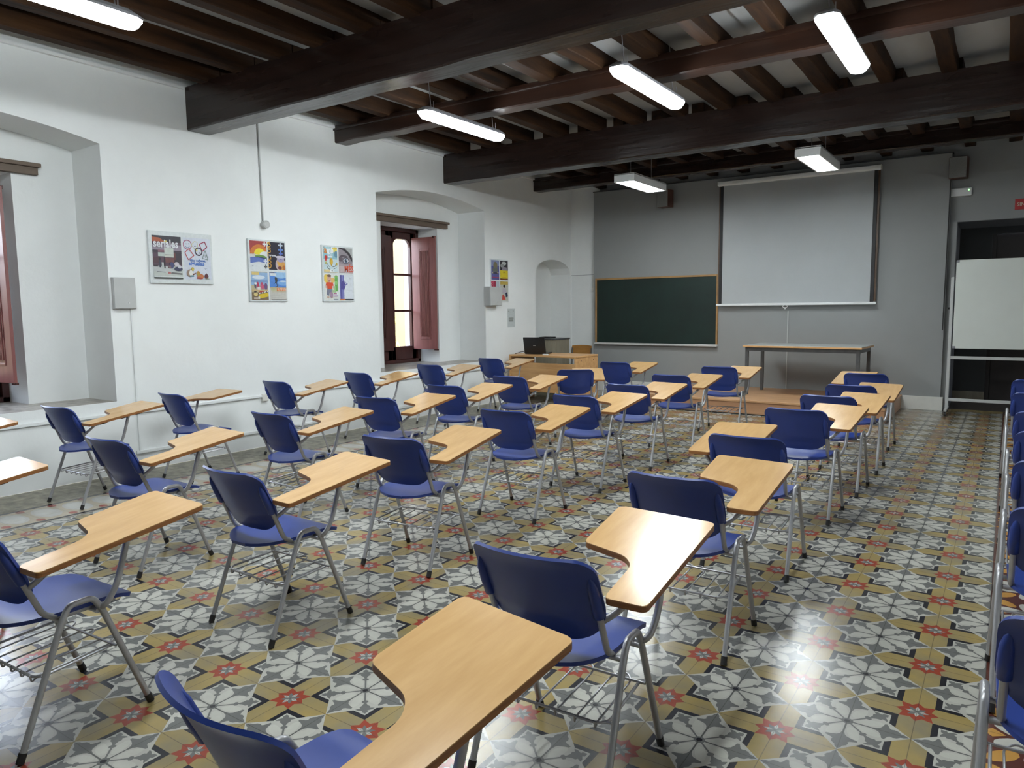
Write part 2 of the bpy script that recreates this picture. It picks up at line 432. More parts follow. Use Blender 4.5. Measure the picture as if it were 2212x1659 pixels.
# arched niche
n = 18; ys = [NICHE[0] + (NICHE[1] - NICHE[0]) * i / n for i in range(n + 1)]
zt = [2.09 + .24 * math.sqrt(max(0, 1 - ((v - sum(NICHE) / 2) / (.5 * (NICHE[1] - NICHE[0]))) ** 2)) for v in ys]
NX = XL - .42
for i in range(n):
    quad(bm, (XL, ys[i], zt[i]), (XL, ys[i + 1], zt[i + 1]), (XL, ys[i + 1], ZC), (XL, ys[i], ZC))
    quad(bm, (XL, ys[i], zt[i]), (NX, ys[i], zt[i]), (NX, ys[i + 1], zt[i + 1]), (XL, ys[i + 1], zt[i + 1]))
    quad(bm, (NX, ys[i], 0), (NX, ys[i + 1], 0), (NX, ys[i + 1], zt[i + 1]), (NX, ys[i], zt[i]))
for v in NICHE: quad(bm, (XL, v, 0), (NX, v, 0), (NX, v, 2.09), (XL, v, 2.09))
bmesh.ops.remove_doubles(bm, verts=bm.verts[:], dist=.0005)
wl = struct('wall_left', bm, M['white_wall'])

# street face above and around (keeps daylight out of the room except through the windows)
bm = BM()
for y0, y1 in recs:
    quad(bm, (XL, y0, SILL), (XL, y1, SILL), (WX - .25, y1, SILL), (WX - .25, y0, SILL))
struct('trim_1', bm, M['sill'])

# far wall: white return beside the niche, grey above and beside the lining, dark passage behind the doorway
DX, DZ = -.44, 2.59
struct('wall_far', boxes((XL - .1, -5.9, YB, YB + .1, 0, ZC)), M['white_wall'])
bm = boxes((-5.9, DX, YB, YB + .1, 0, ZC), (DX, XR, YB, YB + .1, DZ, ZC))
struct('wall_far_grey', bm, M['grey_wall'])
struct('wall_far_lining', boxes((-5.96, -.53, 8.72, YB, 0, 3.5), bevel=.004), M['grey_wall'])
struct('baseboard_far', boxes((-5.96, -.50, 8.695, 8.722, 0, .19), (-.53, -.5, 8.70, YB, 0, .19), bevel=.003), M['cream'])
PX0, PY1 = -.46, 10.0
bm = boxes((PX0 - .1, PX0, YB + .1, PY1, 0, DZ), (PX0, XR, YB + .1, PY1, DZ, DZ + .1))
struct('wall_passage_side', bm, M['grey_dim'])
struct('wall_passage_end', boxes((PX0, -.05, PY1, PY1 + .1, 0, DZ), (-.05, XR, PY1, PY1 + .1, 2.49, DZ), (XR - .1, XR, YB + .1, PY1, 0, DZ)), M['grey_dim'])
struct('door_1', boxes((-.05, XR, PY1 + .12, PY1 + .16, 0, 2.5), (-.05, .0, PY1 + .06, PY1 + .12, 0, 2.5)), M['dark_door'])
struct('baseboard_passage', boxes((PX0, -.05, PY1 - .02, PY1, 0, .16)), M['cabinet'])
struct('wall_right', boxes((XR, XR + .1, YN, PY1, 0, ZC)), M['white_wall'])
struct('wall_near', boxes((XL - .1, XR + .1, YN - .1, YN, 0, ZC)), M['white_wall'])
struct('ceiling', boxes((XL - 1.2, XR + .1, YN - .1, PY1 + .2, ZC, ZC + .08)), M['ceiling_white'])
# cornice ledge on the white wall, and the thin cap over the lining
struct('trim_2', boxes((XL, XL + .035, YN, 1.31, 3.615, 3.64), (XL, XL + .035, 1.59, 5.2, 3.615, 3.64), (XL, XL + .035, 5.48, YB, 3.615, 3.64),
                       (XL, -5.9, YB - .03, YB, 3.615, 3.64)), M['white_wall'])
struct('trim_3', boxes((-5.97, -.52, 8.71, YB, 3.5, 3.512)), M['grey_dim'])
# vertical edge of the doorway, pale
struct('trim_4', boxes((-.53, DX, 8.80, YB, 0, DZ + .0)), M['grey_wall'])

# ------------------------------------------------------------------ windows
def window(n, d, lbl):
    w = bpy.data.objects.new('window_%d' % n, None); COL.objects.link(w); w['kind'] = 'structure'; w['label'] = lbl
    w.location = (WX, 5.06 + d, SILL)
    # local: y along the wall, z up from the sill, x towards the room
    Hh = OPZ - SILL; h0, h1 = -.60, .60
    f = BM()
    for b in ((-.05, .07, h0, h0 + .06, 0, Hh), (-.05, .07, h1 - .06, h1, 0, Hh), (-.05, .07, h0, h1, 0, .05), (-.05, .07, h0, h1, Hh - .06, Hh)): box(f, *b, bevel=.006)
    obj('window_frame', f, M['window_wood'], w)
    for s in (-1, 1):
        a, b = (h0 + .06, .0) if s < 0 else (.0, h1 - .06)
        lf = BM()
        z0, z1 = .05, Hh - .06; st = .085
        box(lf, -.03, .03, a, a + st, z0, z1, .006); box(lf, -.03, .03, b - st, b, z0, z1, .006)
        box(lf, -.03, .03, a, b, z0, z0 + .20, .006); box(lf, -.03, .03, a, b, z1 - .10, z1, .006)
        # arched head fillets
        ga, gb = a + st, b - st; rr = .11; hz = z1 - .10
        for yy, sg in ((ga, 1), (gb, -1)):
            pts = [(yy, hz)] + [(yy + sg * rr * (1 - math.cos(t)), hz - rr * (1 - math.sin(t))) for t in [PI / 2 * i / 6 for i in range(7)]][::1]
            v0 = [lf.verts.new((-.022, p, q)) for p, q in pts]; v1 = [lf.verts.new((.022, p, q)) for p, q in pts]
            lf.faces.new(v0); lf.faces.new(v1[::-1])
            for i in range(len(pts)): lf.faces.new((v0[i], v0[(i + 1) % len(pts)], v1[(i + 1) % len(pts)], v1[i]))
        for zz in (z0 + .20 + (hz - z0 - .2) * .335, z0 + .20 + (hz - z0 - .2) * .672): box(lf, -.022, .022, ga, gb, zz - .016, zz + .016, .004)
        leaf = obj('window_leaf', lf, M['window_wood'], w)
        obj('pane', boxes((-.004, .004, ga - .005, gb + .005, z0 + .19, hz + .01)), M['glass'], leaf)
    # shutters: one folded shut over the near leaf, the other swung open into the room
    def shutter(width, mat):
        b = BM(); z0, z1 = .20, 1.89
        box(b, 0, width, -.014, .014, z0, z1, .004)
        for k in range(7):
            xx = width * .36 + k * width * .052
            for sd in (-1, 1): box(b, xx, xx + width * .026, sd * .014, sd * .027, z0 + .20, z1 - .20, .003)
        for sd in (-1, 1):
            e = [(width * .31, z0 + .16, width * .33, z1 - .16), (width * .735, z0 + .16, width * .755, z1 - .16), (width * .31, z0 + .155, width * .755, z0 + .175), (width * .31, z1 - .175, width * .755, z1 - .155)]
            for p in e: box(b, p[0], p[2], sd * .014, sd * .020, p[1], p[3], .002)
        return obj('shutter', b, mat, w)
    s1 = shutter(.44, M['shutter_wood']); s1.location = (.07, .47 - .02, 0); s1.rotation_euler = (0, 0, math.radians(5))
    hb = boxes((.40, .43, -.03, .03, 1.87, 1.90), (.38, .45, -.008, .02, .185, .205), bevel=.003)
    obj('latch', hb, M['window_wood'], s1)
    s2 = shutter(.52, M['window_wood'])
    if n == 1: s2.location = (.07, -.47, 0); s2.rotation_euler = (0, 0, math.radians(-5))
    else: s2.location = (.05, -.55, 0); s2.rotation_euler = (0, 0, math.radians(86))
    # lintel beam over the opening, seen from the room
    lb = BM(); lx = RX - WX
    box(lb, lx - .02, lx + .05, -.72, .80, Hh + .00, Hh + .065, .004); box(lb, lx - .02, lx + .075, -.74, .82, Hh + .065, Hh + .10, .006)
    obj('lintel', lb, M['lintel'], w)
    return w
window(1, DY, 'mahogany window in the deep recess near the front left corner of the room')
window(2, 0, 'mahogany window with open shutter in the deep recess between posters and desk')

# the street outside: sunlit ochre wall, paving and a dry bush (all seen through the panes)
bm = boxes((-12.2, -12.0, 3.0, 40, -.5, 6.5), (-12.2, -12.0, -20, 3.0, -.5, 2.3))
so = obj('street_wall', bm, M['street_wall']); tag(so, 'sunlit ochre wall across the street, seen through the window panes', 'wall')
struct('ground_street', boxes((-12.0, WX - .26, -20, 40, -.6, -.5)), M['street_floor'])
bush = BM()
for k in range(160):
    a, r, z = random.uniform(0, 2 * PI), random.random() ** .5, random.random()
    c = Vector((-10.6 + .38 * r * math.cos(a), 8.0 + .5 * r * math.sin(a), -.5 + 1.85 * z))
    u = Vector((random.uniform(-1, 1), random.uniform(-1, 1), random.uniform(-.4, 1))).normalized() * .17; w_ = u.orthogonal().normalized() * .05
    v = [bush.verts.new(p) for p in (c - u, c + w_, c + u, c - w_)]; bush.faces.new(v)
tube(bush, [(-10.6, 8.0, -.5), (-10.58, 8.02, .4), (-10.62, 8.0, 1.1)], [.04, .03, .01], 8)
tag(obj('bush', bush, M['leaf']), 'dry yellowish bush outside the lowest window pane', 'plant')

# ------------------------------------------------------------------ timber ceiling
def beam(name, y0, y1, z0, z1, mat, label, ledge=0):
    bm = BM(); n = 40; xs = [XL - .15 + (XR + .25 - XL) * i / n for i in range(n + 1)]
    rng = random.Random(int(y0 * 100)); prev = None
    prof = [(y0, z0), (y1, z0), (y1, z1), (y0, z1)]
    cb = .012
    ring = [(y0 + cb, z0), (y1 - cb, z0), (y1, z0 + cb), (y1, z1), (y0, z1), (y0, z0 + cb)]
    for x in xs:
        j = [rng.uniform(-.006, .006) for _ in range(2)]
        cur = [bm.verts.new((x, y + j[0], z + (j[1] if z < z1 - .01 else 0))) for y, z in ring]
        if prev:
            for i in range(6): bm.faces.new((prev[i], prev[(i + 1) % 6], cur[(i + 1) % 6], cur[i]))
        else: bm.faces.new(cur)
        prev = cur
    bm.faces.new(prev[::-1])
    if ledge: box(bm, XL - .1, XR + .1, y0 - ledge, y1 + ledge, z1 - .055, z1, .006)
    return tag(obj(name, bm, mat, smooth=25), label, 'beam', 'ceiling beams')
beam('ceiling_beam', 1.33, 1.58, 3.235, 3.645, M['beam'], 'massive dark beam nearest the camera, above the wide two-part poster board')
beam('ceiling_beam', 5.22, 5.47, 3.25, 3.645, M['beam'], 'massive dark beam above the recessed window, just before the box lamps')
beam('ceiling_beam', 3.22, 3.41, 3.455, 3.645, M['beam_red'], 'slender reddish beam crossing above the three long fluorescent lamps', .02)
beam('ceiling_beam', 7.58, 7.78, 3.43, 3.645, M['beam'], 'slender dark beam above the two box lamps, nearest the chalkboard wall', .015)
beam('ceiling_beam', -1.36, -1.17, 3.455, 3.645, M['beam_red'], 'slender reddish beam out of sight over the foremost chairs')
beam('ceiling_beam', -2.5, -2.25, 3.235, 3.645, M['beam'], 'massive dark beam overhead of the camera')

NTH = ['first', 'second', 'third', 'fourth', 'fifth', 'sixth', 'seventh', 'eighth', 'ninth', 'tenth', 'eleventh', 'twelfth', 'thirteenth', 'fourteenth', 'fifteenth', 'sixteenth', 'seventeenth']
def joists(x_first, pitch, y0, y1, where, zb=3.628):
    x = x_first; k = 0
    xs = []
    while x < XR - .1: xs.append(x); x += pitch
    for k, x in enumerate(xs):
        bm = BM(); rng = random.Random(int(x * 991 + y0 * 77)); prev = None; wd = .067 + rng.uniform(-.008, .008)
        n = 8
        for i in range(n + 1):
            yy = y0 + (y1 - y0) * i / n; j = rng.uniform(-.006, .006); q = rng.uniform(-.004, .004)
            ring = [(x - wd + j + .007, zb + q), (x + wd + j - .007, zb + q), (x + wd + j, zb + .008 + q), (x + wd + j, ZC - .001), (x - wd + j, ZC - .001), (x - wd + j, zb + .008 + q)]
            cur = [bm.verts.new((a, yy, b)) for a, b in ring]
            if prev:
                for m in range(6): bm.faces.new((prev[m], prev[(m + 1) % 6], cur[(m + 1) % 6], cur[m]))
            else: bm.faces.new(cur)
            prev = cur
        bm.faces.new(prev[::-1])
        tag(obj('ceiling_joist', bm, M['joist'], smooth=25), 'brown joist, %s from the white wall, %s' % (NTH[k], where), 'joist', 'ceiling joists')
joists(-6.163, .527, -7.2, 1.45, 'before the massive beam nearest the camera')
joists(-6.163, .527, 1.46, 5.34, 'crossing the slender reddish beam')
joists(-5.84, .5005, 5.35, 8.85, 'running to the chalkboard wall', 3.575)

# ------------------------------------------------------------------ lamps
def batten(x, yc, label, L=1.27, ctop=ZC - 3.25 + .001):
    t = thing('fluorescent_lamp', label, 'lamp', (x, yc, 3.25), 0, 'long fluorescent lamps')
    h = L / 2; w = .075
    def outline(wd, hl, cut): return [(-wd, -hl + cut), (-wd + cut * .6, -hl), (wd - cut * .6, -hl), (wd, -hl + cut), (wd, hl - cut), (wd - cut * .6, hl), (-wd + cut * .6, hl), (-wd, hl - cut)]
    b = BM()
    lo = [b.verts.new((x_, y_, .0)) for x_, y_ in outline(w - .02, h - .02, .05)]
    md = [b.verts.new((x_, y_, .035)) for x_, y_ in outline(w, h, .05)]; tp = [b.verts.new((x_, y_, .052)) for x_, y_ in outline(w, h, .05)]
    b.faces.new(lo[::-1]); b.faces.new(tp)
    for i in range(8):
        b.faces.new((lo[i], lo[(i + 1) % 8], md[(i + 1) % 8], md[i])); b.faces.new((md[i], md[(i + 1) % 8], tp[(i + 1) % 8], tp[i]))
    obj('diffuser', b, M['lamp'], t)
    b = BM(); o8 = outline(w + .004, h + .004, .05); i8 = outline(w - .025, h - .04, .05)
    a0 = [b.verts.new((x_, y_, .05)) for x_, y_ in o8]; a1 = [b.verts.new((x_, y_, .066)) for x_, y_ in o8]; a2 = [b.verts.new((x_, y_, .095)) for x_, y_ in i8]
    b.faces.new(a0[::-1]); b.faces.new(a2)
    for i in range(8):
        b.faces.new((a0[i], a0[(i + 1) % 8], a1[(i + 1) % 8], a1[i])); b.faces.new((a1[i], a1[(i + 1) % 8], a2[(i + 1) % 8], a2[i]))
    obj('lamp_housing', b, M['lamp_body'], t)
    for s in (-1, 1):
        b = BM(); tube(b, [(0, s * (h - .14), .09), (-.03, s * (h - .14) - .02, ctop)], .004, 6); tube(b, [(.03, s * (h - .14), .09), (.03, s * (h - .14), .16)], .004, 6)
        obj('suspension_cable', b, M['wire'], t)
batten(-4.35, 2.965, 'glowing fluorescent lamp hanging nearest the round wall box and conduit')
batten(-2.35, 2.915, 'glowing fluorescent lamp in the middle of the three in one row')
batten(-.84, 2.80, 'glowing fluorescent lamp furthest from the white wall in its row', ctop=3.632 - 3.25)
batten(-4.42, -.90, 'glowing fluorescent lamp cut off at the upper left corner of the photo')
batten(-2.35, -1.0, 'fluorescent lamp out of sight above the second column of chairs')
batten(-.84, -1.0, 'fluorescent lamp out of sight above the column beside the aisle', ctop=3.638 - 3.25)

def box_lamp(x0, x1, y0, y1, label):
    t = thing('box_lamp', label, 'lamp', ((x0 + x1) / 2, (y0 + y1) / 2, 3.13), 0, 'white box lamps')
    hx, hy = (x1 - x0) / 2, (y1 - y0) / 2
    b = BM()
    for q in ((-hx, hx, -hy, -hy + .02, 0, .10), (-hx, hx, hy - .02, hy, 0, .10), (-hx, -hx + .02, -hy + .02, hy - .02, 0, .10), (hx - .02, hx, -hy + .02, hy - .02, 0, .10), (-hx, hx, -hy, hy, .09, .105)): box(b, *q)
    obj('lamp_housing', b, M['lamp_white'], t)
    obj('diffuser', boxes((-hx + .02, hx - .02, -hy + .02, hy - .02, .006, .02)), M['lamp_panel'], t)
    for s in (-1, 1):
        b = BM(); tube(b, [(0, s * (hy - .2), .10), (0, s * (hy - .2), ZC - 3.129)], .004, 6); obj('suspension_cable', b, M['wire'], t)
box_lamp(-4.22, -3.93, 6.02, 7.10, 'glowing white box lamp above the chalkboard')
box_lamp(-1.87, -1.60, 5.80, 6.92, 'glowing white box lamp above the projection screen')

# ------------------------------------------------------------------ tablet-arm chairs
def tilt(x, y): return .1355 * y
def make_chair(m):
    """m = 1: writing tablet on the sitter's right, -1: on the left."""
    t = thing('tablet_chair', 'blue chair', 'chair')
    # seat shell
    b = BM(); rows = []
    NV, NU = 18, 12
    for i in range(NV + 1):
        v = .5 - .5 * math.cos(PI * i / NV); yy = -.212 + .425 * v
        if yy < -.03: w = .195 * math.sqrt(max(0.0, 1 - ((-.03 - yy) / .1825) ** 2.3)) if yy > -.2115 else .04
        else: w = .195
        if yy > .185: w = .195 - (.03 - math.sqrt(max(0, .03 ** 2 - (yy - .185) ** 2)))
        w = max(w, .05)
        row = []
        for j in range(NU + 1):
            u = -1 + 2 * j / NU; x = u * w
            z = .449 - .014 * (1 - (x / .2) ** 2) * math.exp(-((yy + .02) / .14) ** 2)
            if yy > .10: z -= .022 * ((yy - .10) / .113) ** 2
            if yy < -.10: z -= .012 * ((-.10 - yy) / .112) ** 1.5
            row.append(b.verts.new((x, yy, z)))
        rows.append(row)
    fs = [b.faces.new((rows[i][j], rows[i][j + 1], rows[i + 1][j + 1], rows[i + 1][j])) for i in range(NV) for j in range(NU)]
    bmesh.ops.recalc_face_normals(b, faces=fs)
    if fs[0].normal.z < 0:
        for f in fs: f.normal_flip()
    bmesh.ops.solidify(b, geom=fs, thickness=.014)
    obj('seat', b, M['blue'], t, 50)
    # backrest shell with the two sleeves that slip over the uprights
    b = BM(); rows = []; z0, z1 = .492, .784; NV = 20
    for i in range(NV + 1):
        v = .5 - .5 * math.cos(PI * i / NV); z = z0 + (z1 - z0) * v
        W = .186 + .021 * min(1, (z - z0) / .12)
        rb, rt = .105, .056; w = W
        if z - z0 < rb: w = W - (rb - math.sqrt(max(0, rb * rb - (rb - (z - z0)) ** 2)))
        if z1 - z < rt: w = W - (rt - math.sqrt(max(0, rt * rt - (rt - (z1 - z)) ** 2)))
        row = []
        for j in range(NU + 1):
            u = -1 + 2 * j / NU; x = u * w
            yy = -.142 - .46 * (z - .591) - .050 * (1 - (x / .205) ** 2) - (.014 * ((z - .735) / .049) ** 2 if z > .735 else 0)
            if z < .56: yy += .006
            row.append(b.verts.new((x, yy, z)))
        rows.append(row)
    fs = [b.faces.new((rows[i][j], rows[i][j + 1], rows[i + 1][j + 1], rows[i + 1][j])) for i in range(NV) for j in range(NU)]
    bmesh.ops.recalc_face_normals(b, faces=fs)
    bmesh.ops.solidify(b, geom=fs, thickness=.010)
    for s in (-1, 1):
        tube(b, [(s * .190, -.158, .583), (s * .190, -.160, .588), (s * .191, -.184, .640), (s * .190, -.203, .685), (s * .188, -.213, .710), (s * .187, -.217, .720)], [.012, .0175, .0175, .016, .010, .004], 12)
    obj('backrest', b, M['blue'], t, 50)
    # legs: two bent tubes, each modelled as a rear and a front half meeting at the top of the arch
    for s in (-1, 1):
        for fr in (-1, 1):
            if fr < 0: path = [(s * .231, -.224, .012), (s * .224, -.062, .425), (s * .223, -.035, .472), (s * .223, .006, .472)]
            else: path = [(s * .235, .224, .012), (s * .224, .074, .425), (s * .223, .046, .472), (s * .223, .006, .472)]
            b = BM(); tube(b, round_path(path, .042, 5), .0112, 10)
            lg = obj('leg', b, M['steel'], t, 60)
            b = BM(); q = Vector(path[0]); d = (Vector(path[1]) - q).normalized()
            tube(b, [q - d * .012 + Vector((0, 0, .001)), q + d * .024], [.0135, .0135], 10)
            obj('foot_cap', b, M['rubber'], lg, 40, 'black rubber foot cap')
    # seat rails running up into the back uprights, and cross tubes under the seat
    b = BM()
    for s in (-1, 1):
        tube(b, round_path([(s * .172, .15, .424), (s * .182, -.045, .428), (s * .189, -.102, .452), (s * .190, -.157, .585), (s * .191, -.180, .640)], .05, 6), .0105, 10)
    tube(b, [(-.224, -.052, .418), (.224, -.052, .418)], .0095, 8); tube(b, [(-.224, .062, .418), (.224, .062, .418)], .0095, 8)
    obj('seat_frame', b, M['steel'], t, 60)
    # wire rack for books
    b = BM(); rz = .25
    loop = round_path([(-.20, .118, rz + .012), (-.205, -.145, rz), (.205, -.145, rz), (.20, .118, rz + .012)], .05, 6)
    tube(b, loop, .005, 6); tube(b, [(-.222, .118, rz + .014), (.222, .118, rz + .014)], .005, 6)
    tube(b, [(-.226, -.128, rz + .002), (-.19, -.128, rz)], .004, 6); tube(b, [(.226, -.128, rz + .002), (.19, -.128, rz)], .004, 6)
    for x0 in (-.135, .0, .135):
        hw = .034
        p = [(x0 - hw, -.150, rz + .006), (x0 - hw, -.146, rz - .022), (x0 - hw, -.128, rz - .006), (x0 - hw, .13, rz + .006), (x0, .168, rz + .01), (x0 + hw, .13, rz + .006), (x0 + hw, -.128, rz - .006), (x0 + hw, -.146, rz - .022), (x0 + hw, -.150, rz + .006)]
        tube(b, round_path(p, .03, 4), .0034, 6)
    obj('book_rack', b, M['wire'], t, 60)
    # writing tablet: thick laminate with a waist cut for the sitter
    out = round_poly([(.212, -.180), (.341, -.180), (.352, .424), (-.016, .452), (-.004, .128), (.165, .082), (.208, .030)], [.022, .022, .024, .024, .022, .03, .03], 5)
    if m < 0: out = [(-x, y) for x, y in out][::-1]
    b = BM(); lo, hi, sides = prism(b, out, .661, .681, tilt)
    for f in sides: f.material_index = 1
    lo.material_index = 1
    edges = [e for e in hi.edges]
    bmesh.ops.bevel(b, geom=edges, offset=.0025, segments=2, affect='EDGES', profile=.5)
    obj('writing_tablet', b, [M['tablet'], M['tablet_edge']], t, 14, 'beech writing tablet with darker edge')
    # the two tubes that carry it
    b = BM(); tube(b, round_path([(m * .193, -.140, .568), (m * .225, -.128, .592), (m * .262, -.105, .632), (m * .268, -.06, .642)], .02, 4), .0105, 10)
    box(b, min(m * .245, m * .285), max(m * .245, m * .285), -.10, -.01, .643, .6445)
    obj('tablet_support', b, M['steel'], t, 60)
    b = BM(); tube(b, round_path([(m * .17, .074, .425), (m * .245, .072, .428), (m * .262, .112, .50), (m * .268, .163, .672)], .045, 6), .0112, 10)
    obj('tablet_support', b, M['steel'], t, 60)
    for yy in (-.08, .09, .21):
        v = [(m * .225, yy), (m * .30, yy), (m * .30, yy + .05), (m * .225, yy + .05)]
        if m < 0: v = v[::-1]
        b = BM(); prism(b, v, .645, .6605, tilt)
        obj('mounting_plate', b, M['rubber'], t, label='dark plate under the tablet')
    return t

def dup(root, loc, rotz):
    r = root.copy(); COL.objects.link(r); r.location = loc; r.rotation_euler = (0, 0, rotz)
    for ch in list(root.children):
        c = ch.copy(); COL.objects.link(c); c.parent = r
        for g in ch.children:
            d = g.copy(); COL.objects.link(d); d.parent = c
    return r

proto = {1: make_chair(1), -1: make_chair(-1)}
used = {1: False, -1: False}
COLS = [
 ('in the column beside the white wall', 'chairs beside the white wall', [(-5.867, 5.648, -.002, 1), (-5.878, 4.34, .029, 1), (-5.857, 3.078, -.007, 1), (-5.851, 1.974, -.001, 1), (-5.754, .82, -.042, -1), (-5.761, -.11, .068, 1), (-5.753, -1.165, .03, 1)]),
 ('in the second column from the white wall', 'chairs in the second column', [(-3.974, 5.764, .055, 1), (-3.976, 4.516, .551, 1), (-4.078, 3.521, .03, 1), (-4.101, 2.501, .054, 1), (-4.025, 1.52, .072, 1), (-3.999, .5, -.012, 1), (-3.981, -.621, .023, 1), (-3.975, -1.734, .051, 1)]),
 ('in the middle column', 'chairs in the middle column', [(-2.578, 5.659, .059, 1), (-2.665, 4.427, .023, 1), (-2.659, 3.367, .033, 1), (-2.661, 2.411, -.006, 1), (-2.669, 1.423, .035, 1), (-2.634, .243, .112, 1), (-2.637, -.742, -.024, 1), (-2.657, -1.747, .055, 1)]),
 ('in the column beside the aisle', 'chairs beside the aisle', [(-.975, 5.475, -.015, -1), (-.917, 4.237, .011, 1), (-.926, 3.347, -.02, 1), (-.962, 2.466, -.022, 1), (-.95, 1.26, .023, -1), (-.934, .178, .02, 1), (-.926, -.935, .036, 1), (-.943, -1.925, -.072, 1)]),
 ('in the column at the right edge', 'chairs at the right edge', [(.457, 5.443, .03, 1), (.454, 4.264, .029, 1), (.465, 3.063, .03, 1), (.465, 2.189, .032, 1), (.456, 1.278, .029, 1), (.446, .374, .027, 1), (.425, -.70, .027, 1)]),
]
for where, group, spots in COLS:
    for k, (x, y, r, m) in enumerate(spots):
        if used[m]: o = dup(proto[m], (x, y, 0), r)
        else:
            o = proto[m]; o.location = (x, y, 0); o.rotation_euler = (0, 0, r); used[m] = True
        kind = 'left-handed blue tablet chair' if m < 0 else 'blue tablet chair'
        if where.startswith('in the second') and k == 1: kind = 'askew blue tablet chair'
        o['label'] = '%s, %s from the front %s' % (kind, NTH[k], where); o['category'] = 'chair'; o['group'] = group

# ------------------------------------------------------------------ teacher's end of the room
SH = .2
t = thing('stage_platform', 'low beech platform along the chalkboard wall, carrying the long table', 'platform')
obj('deck', boxes((-4.45, -1.0, 7.0, 8.70, SH - .03, SH), bevel=.004), M['stage_wood'], t)
obj('riser', boxes((-4.44, -1.01, 7.02, 7.04, .004, SH - .03), (-4.44, -4.42, 7.04, 8.69, .004, SH - .03), (-1.03, -1.01, 7.04, 8.69, .004, SH - .03)), M['stage_riser'], t)
obj('kick_strip', boxes((-4.44, -1.01, 7.012, 7.02, 0, .012)), M['black'], t, label='dark strip at the foot of the platform')

t = thing('long_table', 'long grey-topped table with dark steel legs on the platform', 'table', (-2.149, 8.0, SH), -.037)
w, d, h = .79, .40, .72
obj('tabletop', boxes((-w, w, -d, d, h - .008, h), bevel=.002), M['table_top'], t)
obj('edge_band', boxes((-w - .003, w + .003, -d - .003, d + .003, h - .03, h - .006), bevel=.003), M['desk_wood'], t, label='beech edge of the grey top')
obj('apron', boxes((-w + .03, w - .03, -d + .03, -d + .055, h - .085, h - .03), (-w + .03, w - .03, d - .055, d - .03, h - .085, h - .03), (-w + .03, -w + .055, -d + .03, d - .03, h - .085, h - .03), (w - .055, w - .03, -d + .03, d - .03, h - .085, h - .03)), M['table_steel'], t)
for sx in (-1, 1):
    for sy in (-1, 1):
        cx, cy = sx * (w - .05), sy * (d - .05)
        obj('leg', boxes((cx - .022, cx + .022, cy - .022, cy + .022, 0, h - .03), bevel=.004), M['table_steel'], t)

t = thing('chalkboard', 'dark green chalkboard in an oak frame on the grey wall', 'board', (-4.80, 8.72, .83))
bw, bh = 1.113, 1.165
obj('writing_surface', boxes((-bw + .02, bw - .02, -.018, -.004, .02, bh - .02)), M['board_green'], t)
obj('board_frame', boxes((-bw, -bw + .03, -.03, 0, .03, bh), (bw - .03, bw, -.03, 0, .03, bh), (-bw + .03, bw - .03, -.03, 0, bh - .03, bh), bevel=.004), M['board_frame'], t)
obj('chalk_tray', boxes((-bw, bw, -.07, 0, 0, .012), (-bw, bw, -.075, -.06, 0, .03), (-bw, bw, -.03, 0, .0, .034), bevel=.003), M['alu'], t, label='pale aluminium chalk tray')
tag(obj('chalk', boxes((-4.83, -4.77, 8.655, 8.667, .842, .854), bevel=.003), M['white_plastic']), 'short white stick lying on the chalkboard tray', 'chalk')

t = thing('projection_screen', 'pulled-down white projection screen with black side borders', 'screen', (-2.53, 8.62, 1.50))
sw, sh = 1.15, 1.88
b = BM(); seg = 20; cyl(b, (-sw - .0, 0, sh + .01), .032, 2 * sw, 'x', 20); box(b, -sw, sw, -.035, .06, sh - .005, sh + .045, .008)
obj('case', b, M['white_plastic'], t, 40)
obj('end_cap', boxes((sw, sw + .012, -.038, .062, sh - .012, sh + .05), (-sw - .012, -sw, -.038, .062, sh - .012, sh + .05), bevel=.003), M['cream'], t)
b = BM(); rows = []
for i in range(13):
    z = sh * i / 12; rows.append([b.verts.new((x, .004 + .006 * math.sin(x * 2.2), z)) for x in [(-sw + .075) + (2 * sw - .15) * j / 20 for j in range(21)]])
for i in range(12):
    for j in range(20): b.faces.new((rows[i][j], rows[i][j + 1], rows[i + 1][j + 1], rows[i + 1][j]))
bmesh.ops.solidify(b, geom=b.faces[:], thickness=.002)
obj('screen_cloth', b, M['screen'], t, 30)
for s in (-1, 1):
    obj('side_border', boxes((min(s * (sw - .077), s * (sw - .03)), max(s * (sw - .077), s * (sw - .03)), -.002, .012, 0, sh)), M['black'], t, label='black border of the screen')
    obj('side_rail', boxes((min(s * (sw - .03), s * (sw - .004)), max(s * (sw - .03), s * (sw - .004)), .02, .045, .03, sh)), M['brown_rail'], t, label='brown rail behind the screen edge')
b = BM(); cyl(b, (-sw - .01, 0, .0), .014, 2 * sw + .02, 'x', 14); box(b, -sw, sw, -.012, .012, -.015, .02, .004)
obj('bottom_bar', b, M['white_plastic'], t, 40)
b = BM(); tube(b, [(-.09 + .035 * math.cos(a), -.012, -.03 + .02 * math.sin(a)) for a in [2 * PI * i / 20 for i in range(20)]], .004, 6, close=True); cyl(b, (-.09, -.012, -.075), .008, .025, 'z', 10)
obj('pull_ring', b, M['white_plastic'], t, 50)
tag(obj('cable_trunking', boxes((-2.605, -2.59, 8.708, 8.72, .2, 1.40), bevel=.002), M['grey_box']), 'thin vertical trunking on the grey wall below the projection screen', 'trunking')

